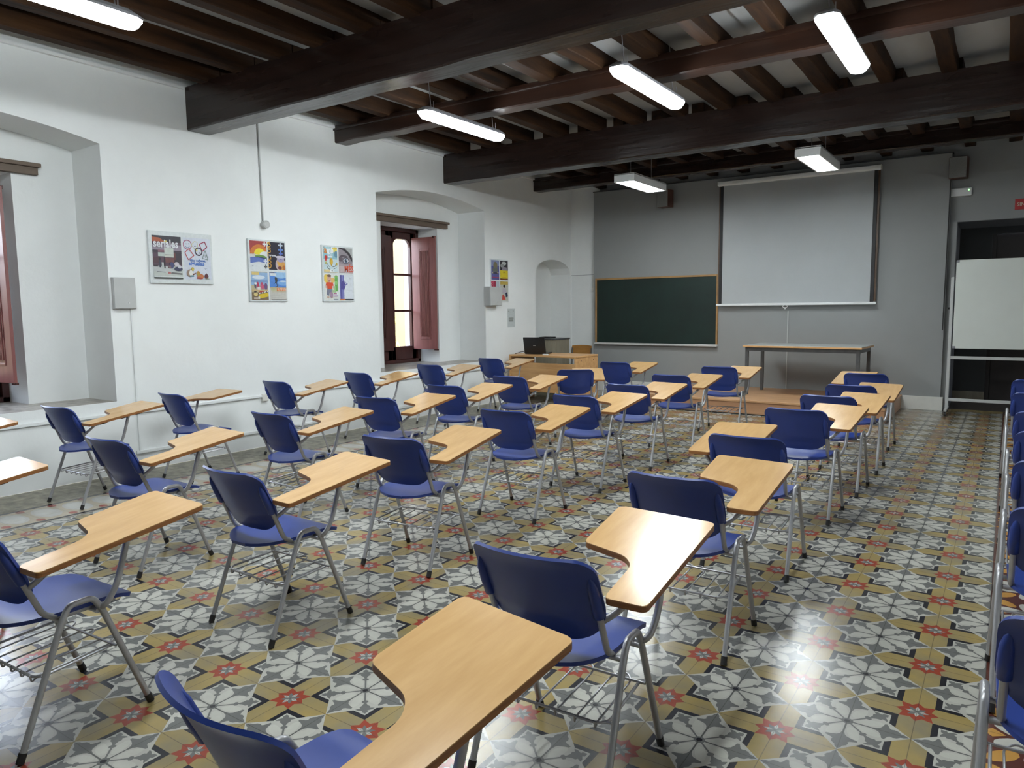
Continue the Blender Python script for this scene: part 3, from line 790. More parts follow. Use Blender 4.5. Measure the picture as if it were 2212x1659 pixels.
# speaker boxes on the far wall
def speaker(x, y, z, label, rz):
    t = thing('wall_speaker', label, 'speaker', (x, y, z), rz, 'wall speakers')
    obj('case', boxes((-.105, .105, -.16, 0, -.14, .14), bevel=.006), M['speaker_wood'], t)
    obj('grille', boxes((-.10, .10, -.168, -.158, -.135, .135), bevel=.004), M['speaker_grey'], t)
    obj('bracket', boxes((-.03, .03, -.0, .04, -.03, .03)), M['black'], t)
speaker(-4.55, 8.68, 3.25, 'brown and grey speaker box above the chalkboard', math.radians(-12))
speaker(-.44, 8.81, 3.29, 'brown and grey speaker box above the emergency light', math.radians(-6))

t = thing('emergency_light', 'white emergency light with a green indicator above the doorway', 'lamp', (-.40, YB, 2.98))
obj('case', boxes((-.135, .11, -.055, 0, -.055, .055), bevel=.012), M['white_plastic'], t)
b = BM(); cyl(b, (.075, -.058, .022), .009, .004, 'y', 12); obj('indicator', b, M['led'], t, label='green indicator light')

# lettering
def text_faces(s, size, extrude=.0008, align='LEFT', bold=0):
    cu = bpy.data.curves.new('lettering', 'FONT'); cu.body = s; cu.size = size; cu.extrude = extrude; cu.align_x = align; cu.offset = bold; cu.resolution_u = 2
    o = bpy.data.objects.new('lettering', cu); COL.objects.link(o)
    dg = bpy.context.evaluated_depsgraph_get(); me = bpy.data.meshes.new_from_object(o.evaluated_get(dg))
    bpy.data.objects.remove(o); bpy.data.curves.remove(cu)
    return me
t = thing('exit_sign', 'red wall sign reading SIN SALIDA, cut by the right edge', 'sign', (.195, YB, 2.767))
obj('sign_plate', boxes((0, .34, -.008, 0, -.07, .07), bevel=.004), M['sign_red'], t)
me = text_faces('SIN SALIDA', .062, .0008, 'LEFT', .001)
me.transform(Matrix.Translation((.022, -.0095, -.023)) @ Matrix.Rotation(PI / 2, 4, 'X')); me.materials.clear(); me.materials.append(ink((225, 215, 190)))
lt = bpy.data.objects.new('lettering', me); COL.objects.link(lt); lt.parent = t; lt['label'] = 'cream lettering'

# mobile whiteboard in front of the dark doorway
t = thing('mobile_whiteboard', 'white board on a grey wheeled stand before the dark doorway', 'whiteboard', (.40, 8.40, 0))
obj('board', boxes((-.80, .80, -.03, -.004, .885, 2.05), bevel=.006), M['whiteboard'], t)
for x0 in (-.80, .765):
    for z0 in (.885, 2.015): obj('corner_cap', boxes((x0, x0 + .035, -.034, 0, z0, z0 + .035), bevel=.006), M['corner_grey'], t)
for s in (-1, 1): obj('post', boxes((s * .835 - .018, s * .835 + .018, -.018, .018, .07, 1.83), bevel=.004), M['grey_box'], t)
obj('crossbar', boxes((-.82, .82, -.014, .014, .745, .785), bevel=.003), M['grey_box'], t)
obj('crossbar', boxes((-.82, .82, -.014, .014, .18, .22), bevel=.003), M['grey_box'], t)
for s in (-1, 1):
    ft = obj('foot', boxes((s * .835 - .016, s * .835 + .016, -.25, .25, .06, .085), bevel=.004), M['grey_box'], t)
    for yy in (-.23, .23):
        b = BM(); cyl(b, (s * .835 - .012, yy, .026), .026, .024, 'x', 14); box(b, s * .835 - .008, s * .835 + .008, yy - .012, yy + .012, .026, .062)
        obj('caster', b, M['rubber'], ft, 40)
b = BM(); cyl(b, (-.872, 0, 1.42), .014, .02, 'x', 12); obj('clamp_knob', b, M['rubber'], t, 40)

# cables along the lining edge
b = BM(); tube(b, [(-.535, 8.712, 3.40), (-.540, 8.712, 2.2), (-.546, 8.712, 1.12)], .006, 6)
tag(obj('wall_cable', b, M['rubber'], smooth=60), 'thin dark cable hanging down the edge of the grey wall', 'cable')
t = thing('thermostat', 'small cream box beside the upper corner of the chalkboard', 'box', (-5.985, 8.79, 1.93))
obj('cover', boxes((-.02, .02, -.02, 0.0, -.11, .13), bevel=.004), M['cream'], t); obj('base', boxes((-.03, .03, -.03, 0, -.15, -.09), bevel=.004), M['cream'], t)
tag(obj('wall_cable', boxes((XL, -6.0, YB - .008, YB, 2.07, 2.078)), M['lamp_body']), 'thin grey cable across the white return beside the chalkboard', 'cable')

# desk, laptop and what stands around them
t = thing('teacher_desk', 'beech desk with an open front slot, carrying the black laptop', 'desk', (-5.765, 6.99, 0), -.02)
w, d, h = .622, .35, .75
obj('desktop', boxes((-w, w, -d, d, h - .028, h), bevel=.005), M['desk_wood'], t)
for s in (-1, 1): obj('side_panel', boxes((min(s * (w - .005), s * (w - .03)), max(s * (w - .005), s * (w - .03)), -d + .005, d - .005, 0, h - .028), bevel=.002), M['desk_wood'], t)
obj('front_panel', boxes((-w + .03, w - .03, -d + .02, -d + .04, .17, .63), bevel=.002), M['desk_wood'], t)
for yy in (-.18, .2):
    b = BM(); cyl(b, (w - .006, yy, h - .075), .008, .003, 'x', 10); obj('screw_cap', b, M['rubber'], t, label='dark screw cap on the side panel')
t = thing('laptop', 'open black laptop seen from behind on the desk', 'laptop', (-6.02, 6.86, .75), math.radians(9))
obj('base', boxes((-.185, .185, 0, .255, .004, .026), bevel=.006), M['laptop'], t)
b = BM(); box(b, -.185, .185, -.009, .009, 0, .255, .005); b.transform(Matrix.Translation((0, .0, .024)) @ Matrix.Rotation(math.radians(14), 4, 'X'))
lid = obj('lid', b, M['laptop'], t)
b = BM(); box(b, -.175, .175, .0085, .010, .012, .24); b.transform(Matrix.Translation((0, .0, .024)) @ Matrix.Rotation(math.radians(14), 4, 'X')); obj('display', b, M['black'], lid)
b = BM(); box(b, -.022, .022, -.0096, -.0088, .118, .128); b.transform(Matrix.Translation((0, .0, .024)) @ Matrix.Rotation(math.radians(14), 4, 'X')); obj('badge', b, M['alu'], lid, label='small pale badge on the lid')
b = BM()
obj('keyboard', boxes((-.165, .165, .03, .14, .026, .0275)), M['rubber'], t)
tag(obj('white_adapter', boxes((-5.80, -5.71, 6.72, 6.77, .75, .768), bevel=.006), M['white_plastic']), 'small white adapter lying beside the laptop', 'adapter')
b = BM(); tube(b, round_path([(-6.235, 6.90, .756), (-6.28, 6.93, .785), (-6.34, 6.90, .775), (-6.37, 6.86, .757), (-6.37, 6.80, .756)], .04, 5), .0045, 6)
tag(obj('power_cable', b, M['rubber'], smooth=60), 'black power cable curling off the desk behind the laptop', 'cable')

t = thing('wooden_chair', 'amber plywood chair behind the desk', 'chair', (-5.80, 7.78, 0), PI)
b = BM(); rows = []
for i in range(9):
    z = .60 + .25 * i / 8
    wd = .205 - (.02 * (i / 8) ** 6)
    rows.append([b.verts.new((u * wd, -.185 - .035 * (1 - u * u) - .12 * (z - .6), z - .012 * u * u * (i / 8))) for u in [-1 + 2 * j / 10 for j in range(11)]])
fs = [b.faces.new((rows[i][j], rows[i][j + 1], rows[i + 1][j + 1], rows[i + 1][j])) for i in range(8) for j in range(10)]
bmesh.ops.solidify(b, geom=fs, thickness=.012)
obj('backrest', b, M['chair_wood'], t, 40)
b = BM(); prism(b, round_poly([(-.2, -.2), (.2, -.2), (.21, .2), (-.21, .2)], [.05] * 4), .44, .455); obj('seat', b, M['chair_wood'], t, 40)
for s in (-1, 1):
    b = BM(); tube(b, [(s * .19, .18, 0), (s * .185, .165, .44)], .012, 10); obj('leg', b, M['table_steel'], t, 60)
    b = BM(); tube(b, round_path([(s * .19, -.24, 0), (s * .185, -.19, .44), (s * .185, -.215, .80)], .06, 5), .012, 10); obj('leg', b, M['table_steel'], t, 60)

t = thing('side_cabinet', 'greyish oak cabinet in the arched niche behind the desk', 'cabinet', (-6.545, 8.12, 0))
obj('body', boxes((-.33, .30, -.22, .22, 0, .93), bevel=.004), M['cabinet'], t)
obj('top', boxes((-.34, .31, -.235, .235, .93, .955), bevel=.004), M['table_steel'], t, label='dark edged top')
obj('door', boxes((-.315, .285, -.232, -.221, .05, .90), bevel=.003), M['cabinet'], t)
tag(obj('paper_stack', boxes((-6.66, -6.44, 8.0, 8.2, .955, .975), bevel=.002), M['black']), 'dark folder lying on the greyish cabinet', 'folder')

# ------------------------------------------------------------------ things on the white wall
def wall_box(y0, y1, z0, z1, dep, label):
    t = thing('wall_box', label, 'box', (XL, (y0 + y1) / 2, (z0 + z1) / 2), 0, 'grey metal wall boxes')
    hy, hz = (y1 - y0) / 2, (z1 - z0) / 2
    obj('case', boxes((0, dep - .012, -hy, hy, -hz, hz), bevel=.004), M['grey_box'], t)
    obj('door', boxes((dep - .011, dep, -hy + .004, hy - .004, -hz + .004, hz - .004), bevel=.003), M['grey_box'], t)
    b = BM(); cyl(b, (dep, .03, -hz + .055), .007, .004, 'x', 12); obj('lock', b, M['alu'], t, label='bright round lock')
wall_box(.50, .705, 1.515, 1.80, .045, 'grey metal wall box below the wide two-part poster board')
wall_box(6.14, 6.455, 1.53, 1.82, .12, 'grey metal wall box covering part of the narrow poster board')
TG = 'white cable trunking on the window wall'
tag(obj('cable_trunking', boxes((XL, XL + .014, .66, .675, .19, 1.52), bevel=.002), M['trunking']), 'thin vertical white trunking below the first wall box', 'trunking', TG)
tag(obj('cable_trunking', boxes((XL, XL + .022, -3.6, 7.5, .545, .572), bevel=.004), M['trunking']), 'long upper white trunking running under the window sills', 'trunking', TG)
tag(obj('cable_trunking', boxes((XL, XL + .020, .63, 7.5, .16, .19), bevel=.004), M['trunking']), 'long lower white trunking near the floor', 'trunking', TG)
tag(obj('wall_socket', boxes((XL, XL + .03, 2.03, 2.11, .50, .58), bevel=.008), M['cream']), 'cream socket box on the upper trunking behind a chair', 'socket')
tag(obj('wall_socket', boxes((-6.40, -6.33, 8.82, 8.85, .30, .37), bevel=.008), M['cream']), 'cream socket box low on the white return by the niche', 'socket')
t = thing('junction_box', 'round grey junction box at the end of a vertical conduit', 'box', (XL, 2.165, 2.41))
b = BM(); cyl(b, (0, 0, 0), .042, .055, 'x', 24); cyl(b, (.055, 0, 0), .036, .006, 'x', 24, .03); obj('cover', b, M['grey_box'], t, 40)
b = BM(); tube(b, [(.012, -.012, .04), (.012, -.02, .6), (.012, -.03, ZC - 2.415)], .008, 8); obj('conduit', b, M['grey_box'], t, 60)
tag(obj('paper_notice', boxes((XL - .003, XL + .002, 6.77, 6.98, 1.18, 1.48)), ink((205, 212, 212))), 'small printed paper notice below the narrow poster board', 'notice')
nt_ = bpy.data.objects['paper_notice']
b = BM()
for y0, y1, z0, z1 in ((6.79, 6.82, 1.435, 1.445), (6.92, 6.94, 1.43, 1.455), (6.84, 6.90, 1.405, 1.409), (6.84, 6.90, 1.375, 1.379), (6.80, 6.94, 1.315, 1.335), (6.80, 6.93, 1.27, 1.305)): box(b, XL + .002, XL + .0024, y0, y1, z0, z1)
obj('printing', b, ink((150, 155, 150)), nt_)

class Art:
    """A flat print on the white wall: polygons and lettering in layers, y across and z up, both 0..1 of the sheet."""
    def __init__(s, y0, y1, z0, z1, x):
        s.y0, s.z0, s.w, s.h, s.x = y0, z0, y1 - y0, z1 - z0, x
        s.v, s.f, s.m, s.mats, s.n = [], [], [], [], 0
    def mi(s, c):
        m = ink(c)
        if m not in s.mats: s.mats.append(m)
        return s.mats.index(m)
    def P(s, pts, c):
        s.n += 1; b = len(s.v)
        pts = [(min(1, max(0, u)), min(1, max(0, v))) for u, v in pts]
        s.v += [(s.x + .00025 * s.n, s.y0 + u * s.w, s.z0 + v * s.h) for u, v in pts]
        s.f.append(list(range(b, b + len(pts)))); s.m.append(s.mi(c))
    def R(s, u0, v0, u1, v1, c): s.P([(u0, v0), (u1, v0), (u1, v1), (u0, v1)], c)
    def E(s, cu, cv, a, b, c, t0=0, t1=360, n=24):
        s.P([(cu + a * math.cos(math.radians(t0 + (t1 - t0) * i / n)), cv + b * math.sin(math.radians(t0 + (t1 - t0) * i / n))) for i in range(n + (t1 - t0 < 360))], c)
    def L(s, pts, wd, c, close=False):
        k = len(pts); asp = s.w / s.h
        for i in range(k if close else k - 1):
            (a, b), (d, e) = pts[i], pts[(i + 1) % k]
            dx, dy = (d - a) * s.w, (e - b) * s.h; q = math.hypot(dx, dy) or 1
            nx, ny = -dy / q * wd / s.w, dx / q * wd / s.h
            s.P([(a + nx, b + ny), (a - nx, b - ny), (d - nx, e - ny), (d + nx, e + ny)], c); s.n -= 1
        s.n += 1
    def T(s, txt, u, v, size, c, rot=0, bold=0, sx=1):
        s.n += 1
        me = text_faces(txt, size, 0, 'LEFT', bold); b = len(s.v); r = math.radians(rot)
        for q in me.vertices:
            a, d = q.co.x * sx, q.co.y
            s.v.append((s.x + .00025 * s.n, s.y0 + u * s.w + a * math.cos(r) - d * math.sin(r), s.z0 + v * s.h + a * math.sin(r) + d * math.cos(r)))
        for q in me.polygons: s.f.append([b + i for i in q.vertices]); s.m.append(s.mi(c))
        bpy.data.meshes.remove(me)
    def build(s, name, parent, label=None):
        me = bpy.data.meshes.new(name); me.from_pydata(s.v, [], s.f)
        for m in s.mats: me.materials.append(m)
        me.polygons.foreach_set('material_index', s.m)
        o = bpy.data.objects.new(name, me); COL.objects.link(o); o.parent = parent
        if label: o['label'] = label
        return o

def poster_board(y0, y1, z0, z1, label, dep=.022):
    t = thing('poster_board', label, 'poster', (0, 0, 0), 0, 'poster boards')
    obj('backing_board', boxes((XL - .003, XL + dep, y0, y1, z0, z1), bevel=.002), ink((222, 228, 228)), t)
    return t, XL + dep + .0004

# board 1: two sheets side by side
t, px = poster_board(.862, 1.515, 1.757, 2.248, 'wide poster board with a street photo beside children’s face drawings')
a = Art(.895, 1.185, 1.80, 2.205, px)
a.R(0, 0, 1, 1, (196, 200, 200)); a.R(0, .30, 1, 1, (92, 70, 84)); a.R(0, .86, 1, 1, (52, 48, 58)); a.P([(0, .86), (.45, .86), (.25, .95), (0, .96)], (178, 92, 58)); a.E(.46, .87, .06, .025, (220, 205, 120))
a.R(0, .66, 1, .80, (150, 138, 152)); a.R(0, .60, 1, .665, (70, 58, 70))
a.R(.40, .57, .72, .72, (205, 212, 204)); a.R(.18, .52, .42, .61, (190, 200, 194)); a.R(.40, .505, .72, .565, (205, 208, 196)); a.R(.18, .62, .40, .67, (140, 100, 112))
a.R(.74, .34, .98, .62, (62, 52, 62)); a.R(.72, .45, .78, .62, (110, 62, 60)); a.R(.0, .36, .2, .5, (86, 58, 68)); a.R(.42, .38, .72, .49, (120, 78, 76))
a.R(.37, .24, .41, .50, (48, 44, 50)); a.R(.20, .26, .25, .44, (60, 66, 80)); a.E(.225, .46, .04, .03, (50, 46, 50)); a.R(.28, .28, .35, .38, (190, 196, 196)); a.R(0, .28, .15, .31, (62, 54, 60))
a.E(.63, .32, .07, .075, (72, 78, 120)); a.E(.80, .35, .09, .05, (205, 196, 204)); a.E(.86, .24, .15, .05, (56, 58, 90)); a.E(.90, .29, .06, .04, (210, 212, 222)); a.R(.5, .25, .6, .31, (130, 104, 110))
a.R(0, .02, 1, .17, (198, 204, 198)); a.P([(.1, .15), (.4, .145), (.4, .16), (.1, .17)], (126, 128, 132)); a.P([(.48, .12), (.58, .12), (.58, .16), (.48, .17)], (180, 110, 108)); a.P([(.58, .12), (.98, .10), (.98, .14), (.6, .16)], (118, 116, 116)); a.R(0, -.0, 1, .035, (72, 76, 74)); a.R(0, .036, 1, .06, (222, 228, 226))
a.T('seriales', .02, .735, .105, (232, 234, 238), bold=.003, sx=.80)
a.build('poster', t, 'street photo headed seriales')
a = Art(1.205, 1.495, 1.80, 2.205, px)
a.R(0, 0, 1, 1, (214, 220, 232))
def ring(cu, cv, rr, c, wd=.005, t0=0, t1=360):
    n = 20; a.L([(cu + rr * math.cos(math.radians(t0 + (t1 - t0) * i / n)), cv + rr * .72 * math.sin(math.radians(t0 + (t1 - t0) * i / n))) for i in range(n + 1)], wd, c)
ring(.16, .83, .15, (176, 112, 138)); ring(.16, .82, .08, (120, 128, 160), .003, 200, 340); a.E(.12, .85, .012, .012, (110, 118, 150)); a.E(.21, .855, .012, .012, (110, 118, 150))
a.L([(.30, .83), (.42, .92), (.52, .91), (.53, .80), (.44, .73)], .003, (206, 202, 150), True); a.L([(.40, .80), (.48, .81)], .003, (110, 108, 130))
a.L([(.60, .86), (.80, .93), (.88, .80), (.69, .69)], .005, (168, 62, 92), True)
ring(.56, .68, .125, (64, 50, 70), .006); a.E(.49, .71, .03, .03, (220, 212, 120)); a.E(.59, .65, .03, .02, (150, 150, 170))
a.L([(.05, .64), (.20, .74), (.38, .58), (.17, .47)], .0045, (204, 98, 102), True); a.L([(.80, .72), (.69, .52), (.90, .49)], .003, (120, 142, 132), True); a.L([(.79, .62), (.80, .54)], .003, (150, 160, 156))
a.T('Hay señales,', .22, .435, .034, (96, 132, 196), bold=.0012, sx=1.02); a.T('síguelas', .17, .345, .05, (84, 128, 206), bold=.0016, sx=1.1)
a.R(.74, .27, .84, .28, (170, 178, 196)); a.R(.76, .24, .80, .26, (170, 178, 196))
a.E(.20, .15, .12, .09, (150, 128, 112)); a.E(.24, .15, .075, .075, (232, 230, 222)); a.E(.30, .25, .055, .045, (196, 168, 78)); a.E(.31, .235, .035, .03, (214, 196, 96)); a.P([(.2, .06), (.34, .07), (.33, .1), (.2, .1)], (92, 138, 152)); a.P([(.28, .13), (.42, .17), (.40, .13), (.3, .1)], (120, 72, 58))
a.E(.50, .15, .065, .06, (192, 148, 74)); a.E(.58, .08, .12, .065, (204, 122, 76)); a.P([(.44, .02), (.66, .02), (.66, .05), (.44, .06)], (172, 70, 60)); a.E(.50, .12, .04, .03, (170, 158, 62))
a.E(.80, .085, .075, .06, (96, 44, 50)); a.P([(.79, .14), (.81, .17), (.82, .14)], (70, 50, 46)); a.P([(.72, .02), (.94, .02), (.84, .04)], (150, 156, 120))
a.build('poster', t, 'sheet of drawn faces headed in blue Hay señales')

# board 2: four sheets
t, px = poster_board(1.94, 2.425, 1.587, 2.248, 'poster board of four sheets with a bright rising-sun design, below the junction box')
def grid4(y0, y1, z0, z1):
    ym, zm = (y0 + y1) / 2, (z0 + z1) / 2; g = .012
    return [(y0 + .02, ym - g, zm + g, z1 - .018), (ym + g, y1 - .015, zm + g, z1 - .018), (y0 + .02, ym - g, z0 + .015, zm - g), (ym + g, y1 - .015, z0 + .015, zm - g)]
g4 = grid4(1.94, 2.425, 1.587, 2.248)
def plus(a, u, v, r, c, asp): a.R(u - r, v - r * .33 * asp, u + r, v + r * .33 * asp, c); a.R(u - r * .33, v - r * asp, u + r * .33, v + r * asp, c)
a = Art(*g4[0], px); asp = a.w / a.h
a.R(0, 0, 1, 1, (222, 228, 230)); a.R(0, .52, 1, 1, (168, 58, 56)); a.E(.55, .52, .55, .36, (214, 122, 52), 0, 180); a.E(.58, .52, .34, .22, (240, 224, 48), 0, 180); a.E(.90, .52, .32, .12, (226, 230, 228), 0, 180)
a.R(0, .44, 1, .52, (220, 226, 226)); a.P([(.30, .50), (.55, .52), (.85, .49), (1, .43), (1, .40), (.3, .44)], (112, 152, 70)); a.P([(0, .42), (.5, .45), (1, .40), (1, .34), (.5, .40), (0, .40)], (42, 48, 98)); a.P([(0, .41), (.5, .42), (1, .36), (1, .22), (.5, .27), (0, .21)], (96, 120, 190))
for k in range(4): a.R(.02 + .075 * k, .45, .065 + .075 * k, .56, (206, 206, 200))
plus(a, .88, .90, .12, (236, 238, 240), asp); plus(a, .90, .30, .12, (226, 230, 240), asp); plus(a, .90, .10, .10, (104, 106, 112), asp); a.R(.08, .09, .16, .13, (176, 182, 190))
a.build('poster', t, 'rising sun design with plus signs')
a = Art(*g4[1], px)
a.R(0, 0, 1, 1, (34, 30, 46)); a.E(.72, .20, .32, .25, (196, 176, 178)); a.E(.80, .16, .22, .16, (216, 160, 82)); a.E(.62, .30, .12, .14, (226, 176, 84)); a.E(.72, .40, .22, .12, (170, 160, 190)); a.E(.92, .10, .1, .08, (190, 112, 52)); a.E(.66, .08, .12, .06, (120, 60, 60))
for (u, v, r, c) in ((.74, .90, .14, (196, 208, 220)), (.74, .74, .15, (104, 138, 206)), (.74, .60, .12, (92, 116, 196)), (.74, .46, .12, (70, 62, 132))): plus(a, u, v, r, c, .62)
a.E(.7, .47, .3, .05, (206, 200, 214), 0, 360)
a.T('CULTURA', .13, .05, .062, (222, 170, 70), 90, .0012, sx=1.05); a.T('www.', .02, .475, .042, (222, 226, 232), 0, .0008)
a.build('poster', t, 'black sheet with a glowing globe')
a = Art(*g4[2], px)
a.R(0, 0, 1, 1, (196, 186, 150)); a.R(0, .52, 1, .97, (150, 184, 220)); a.E(.45, .80, .38, .07, (216, 228, 238)); a.R(.04, .88, .48, .97, (226, 200, 124)); a.R(0, .62, 1, .70, (128, 160, 202)); a.R(.28, .30, .96, .50, (170, 150, 150))
a.E(.38, .52, .07, .12, (184, 62, 92)); a.E(.62, .54, .09, .09, (196, 82, 110)); a.E(.66, .47, .12, .08, (206, 96, 126)); a.E(.86, .48, .1, .12, (112, 88, 130)); a.E(.22, .50, .06, .10, (96, 96, 110)); a.E(.24, .58, .07, .04, (230, 234, 236)); a.R(.34, .34, .52, .46, (226, 226, 222)); a.R(0, .30, 1, .36, (206, 180, 130)); a.E(.60, .28, .16, .05, (180, 70, 60))
a.R(0, 0, 1, .27, (128, 108, 84)); a.P([(.38, .04), (1, .12), (1, .26), (.42, .20)], (220, 192, 48)); a.P([(.38, .19), (1, .28), (1, .34), (.38, .24)], (88, 70, 60))
for k in range(4): a.P([(.40 + .16 * k, .205 + .025 * k), (.48 + .16 * k, .215 + .025 * k), (.53 + .16 * k, .265 + .025 * k), (.45 + .16 * k, .255 + .025 * k)], (232, 230, 222))
a.E(.22, .20, .12, .07, (226, 206, 140)); a.E(.20, .29, .08, .03, (70, 60, 58)); a.R(.1, .03, .35, .09, (206, 190, 180)); a.R(.36, .03, .46, .12, (226, 226, 214))
a.build('poster', t, 'beach scene with striped barrier')
a = Art(*g4[3], px)
a.R(0, 0, 1, 1, (206, 204, 196)); a.R(0, .46, 1, 1, (86, 140, 216)); a.E(.70, .90, .42, .12, (160, 200, 236)); a.E(.85, .62, .36, .10, (130, 178, 230)); a.E(.8, .68, .2, .03, (206, 224, 240)); a.R(.03, .87, .40, .97, (222, 230, 236)); a.R(0, .97, .3, 1, (70, 84, 120))
a.P([(.30, .80), (.45, .82), (.48, .70), (.42, .62), (.48, .50), (.46, .48), (.38, .62), (.28, .58), (.26, .56), (.34, .66)], (62, 70, 72)); a.E(.36, .80, .05, .03, (70, 72, 70)); a.P([(.22, .44), (.48, .52), (.50, .50), (.26, .43)], (82, 78, 66))
a.R(0, .42, 1, .46, (190, 182, 150)); a.R(.40, .32, .96, .44, (222, 128, 60)); a.P([(.06, .34), (.4, .34), (.38, .42), (.06, .42)], (196, 196, 150)); a.T('RUNNING', .44, .35, .04, (244, 214, 190), 0, .0006, sx=.72); a.R(.1, .29, .98, .30, (206, 190, 120))
a.R(.06, .14, .6, .155, (180, 180, 178)); a.R(.06, .08, .7, .09, (180, 180, 178)); a.R(.05, 0, .98, .018, (44, 44, 44))
a.build('poster', t, 'jumping figure under a blue sky')

# board 3: four sheets with the eye
t, px = poster_board(2.94, 3.43, 1.587, 2.248, 'poster board of four sheets with a large grey eye reading MÉS')
g4 = grid4(2.94, 3.43, 1.587, 2.248)
a = Art(*g4[0], px)
a.R(0, 0, 1, 1, (206, 226, 230)); a.R(0, .52, 1, .93, (150, 196, 208)); a.E(.86, .90, .22, .10, (236, 222, 110)); a.R(0, .965, .62, .99, (110, 130, 140)); a.R(.7, .95, 1, .98, (230, 180, 70)); a.E(.3, .9, .3, .1, (176, 214, 220)); a.E(.92, .72, .14, .13, (110, 150, 170))
a.T('a', .04, .76, .105, (226, 138, 58), 0, .003); a.T('mb', .27, .77, .095, (244, 246, 246), 0, .003, sx=.82); a.T('tu', .30, .60, .105, (236, 244, 246), 0, .003, sx=.9)
a.E(.18, .58, .11, .08, (206, 58, 54)); a.E(.16, .55, .07, .11, (206, 58, 54)); a.E(.55, .43, .12, .14, (212, 168, 52)); a.E(.57, .40, .08, .10, (226, 190, 70)); a.P([(.50, .30), (.60, .30), (.55, .24)], (200, 160, 60))
a.L([(.24, .36), (.34, .26), (.46, .22)], .003, (110, 116, 120)); a.L([(.62, .22), (.80, .24), (.90, .36)], .003, (110, 116, 120)); a.L([(.22, .24), (.30, .16), (.45, .12)], .003, (110, 116, 120)); a.L([(.70, .14), (.92, .20)], .003, (110, 116, 120))
a.E(.16, .37, .06, .06, (196, 190, 110)); a.E(.93, .34, .06, .06, (206, 186, 90)); a.E(.56, .07, .12, .06, (236, 240, 240)); a.E(.58, .07, .05, .03, (150, 160, 160)); a.R(0, .03, .42, .11, (236, 214, 150)); a.R(0, 0, 1, .02, (230, 220, 180))
a.build('poster', t, 'childlike drawing headed amb tu')
a = Art(*g4[1], px)
a.R(0, 0, 1, 1, (150, 142, 148)); a.P([(0, 1), (1, 1), (1, .5), (.9, .5), (.7, .72), (.35, .9), (0, .97)], (120, 116, 118)); a.P([(.45, 1), (1, 1), (1, .62), (.8, .8)], (176, 178, 176)); a.P([(0, .97), (.3, .92), (.65, .78), (.95, .48), (1, .44), (1, .60), (.8, .82), (.45, .96), (.1, 1), (0, 1)], (46, 40, 46)); a.P([(0, .62), (.2, .72), (.55, .70), (.75, .62), (.5, .66), (.2, .64), (0, .5)], (84, 74, 82)); a.E(.14, .55, .16, .10, (104, 92, 100))
a.E(.50, .50, .27, .14, (112, 104, 114)); a.P([(.30, .49), (.40, .58), (.52, .60), (.66, .56), (.74, .48), (.60, .42), (.44, .41)], (208, 208, 216)); a.P([(.28, .50), (.40, .61), (.53, .63), (.68, .59), (.76, .48), (.66, .565), (.52, .605), (.40, .585)], (40, 34, 42)); a.E(.52, .50, .115, .085, (84, 102, 128)); a.E(.52, .50, .055, .04, (26, 28, 40)); a.E(.55, .53, .02, .015, (236, 240, 246)); a.R(0, 0, 1, .28, (196, 178, 178)); a.P([(0, .28), (1, .28), (1, .36), (.4, .33), (0, .40)], (172, 158, 162))
a.T('UNEIX-TE', .40, .21, .034, (206, 92, 70), 0, .0008, sx=.95); a.T('MÉS', .37, .05, .105, (222, 92, 62), 0, .0025, sx=.82); a.R(.04, .015, .4, .03, (150, 140, 142))
a.build('poster', t, 'grey close-up of an eye with red lettering')
a = Art(*g4[2], px)
a.R(0, 0, 1, 1, (230, 232, 226)); a.E(.20, .85, .24, .18, (236, 204, 96)); a.E(.62, .78, .16, .10, (236, 196, 120)); a.R(.76, .35, .98, .92, (112, 178, 92)); a.E(.87, .92, .12, .06, (130, 190, 104)); a.E(.85, .68, .1, .08, (150, 206, 130)); a.R(.70, .30, .8, .55, (160, 206, 140))
a.E(.36, .84, .15, .15, (222, 178, 158)); a.E(.36, .95, .15, .05, (122, 96, 84)); a.P([(.26, .78), (.46, .78), (.42, .70), (.30, .70)], (214, 168, 148)); a.E(.31, .86, .02, .012, (80, 66, 62)); a.E(.42, .86, .02, .012, (80, 66, 62)); a.L([(.31, .77), (.41, .77)], .003, (160, 84, 80))
a.P([(.14, .70), (.60, .70), (.66, .58), (.56, .55), (.54, .44), (.20, .44), (.19, .56), (.08, .58)], (222, 84, 54)); a.P([(.08, .58), (.15, .56), (.14, .46), (.06, .48)], (222, 180, 160)); a.P([(.60, .58), (.66, .57), (.66, .46), (.58, .46)], (222, 180, 160)); a.P([(.18, .44), (.54, .44), (.58, .20), (.38, .18), (.36, .30), (.30, .18), (.14, .20)], (128, 132, 152)); a.E(.24, .12, .09, .04, (206, 178, 160)); a.E(.50, .12, .09, .04, (206, 178, 160)); a.E(.48, .22, .12, .12, (168, 140, 164)); a.E(.58, .36, .08, .06, (180, 196, 160))
a.R(.62, .14, .98, .30, (236, 236, 240)); a.R(.64, .24, .86, .28, (170, 96, 130)); a.R(.66, .19, .96, .22, (150, 130, 180)); a.R(.66, .15, .94, .175, (196, 130, 160)); a.R(.62, .02, .96, .05, (150, 160, 170))
a.build('poster', t, 'smiling child figure in a red shirt')
a = Art(*g4[3], px)
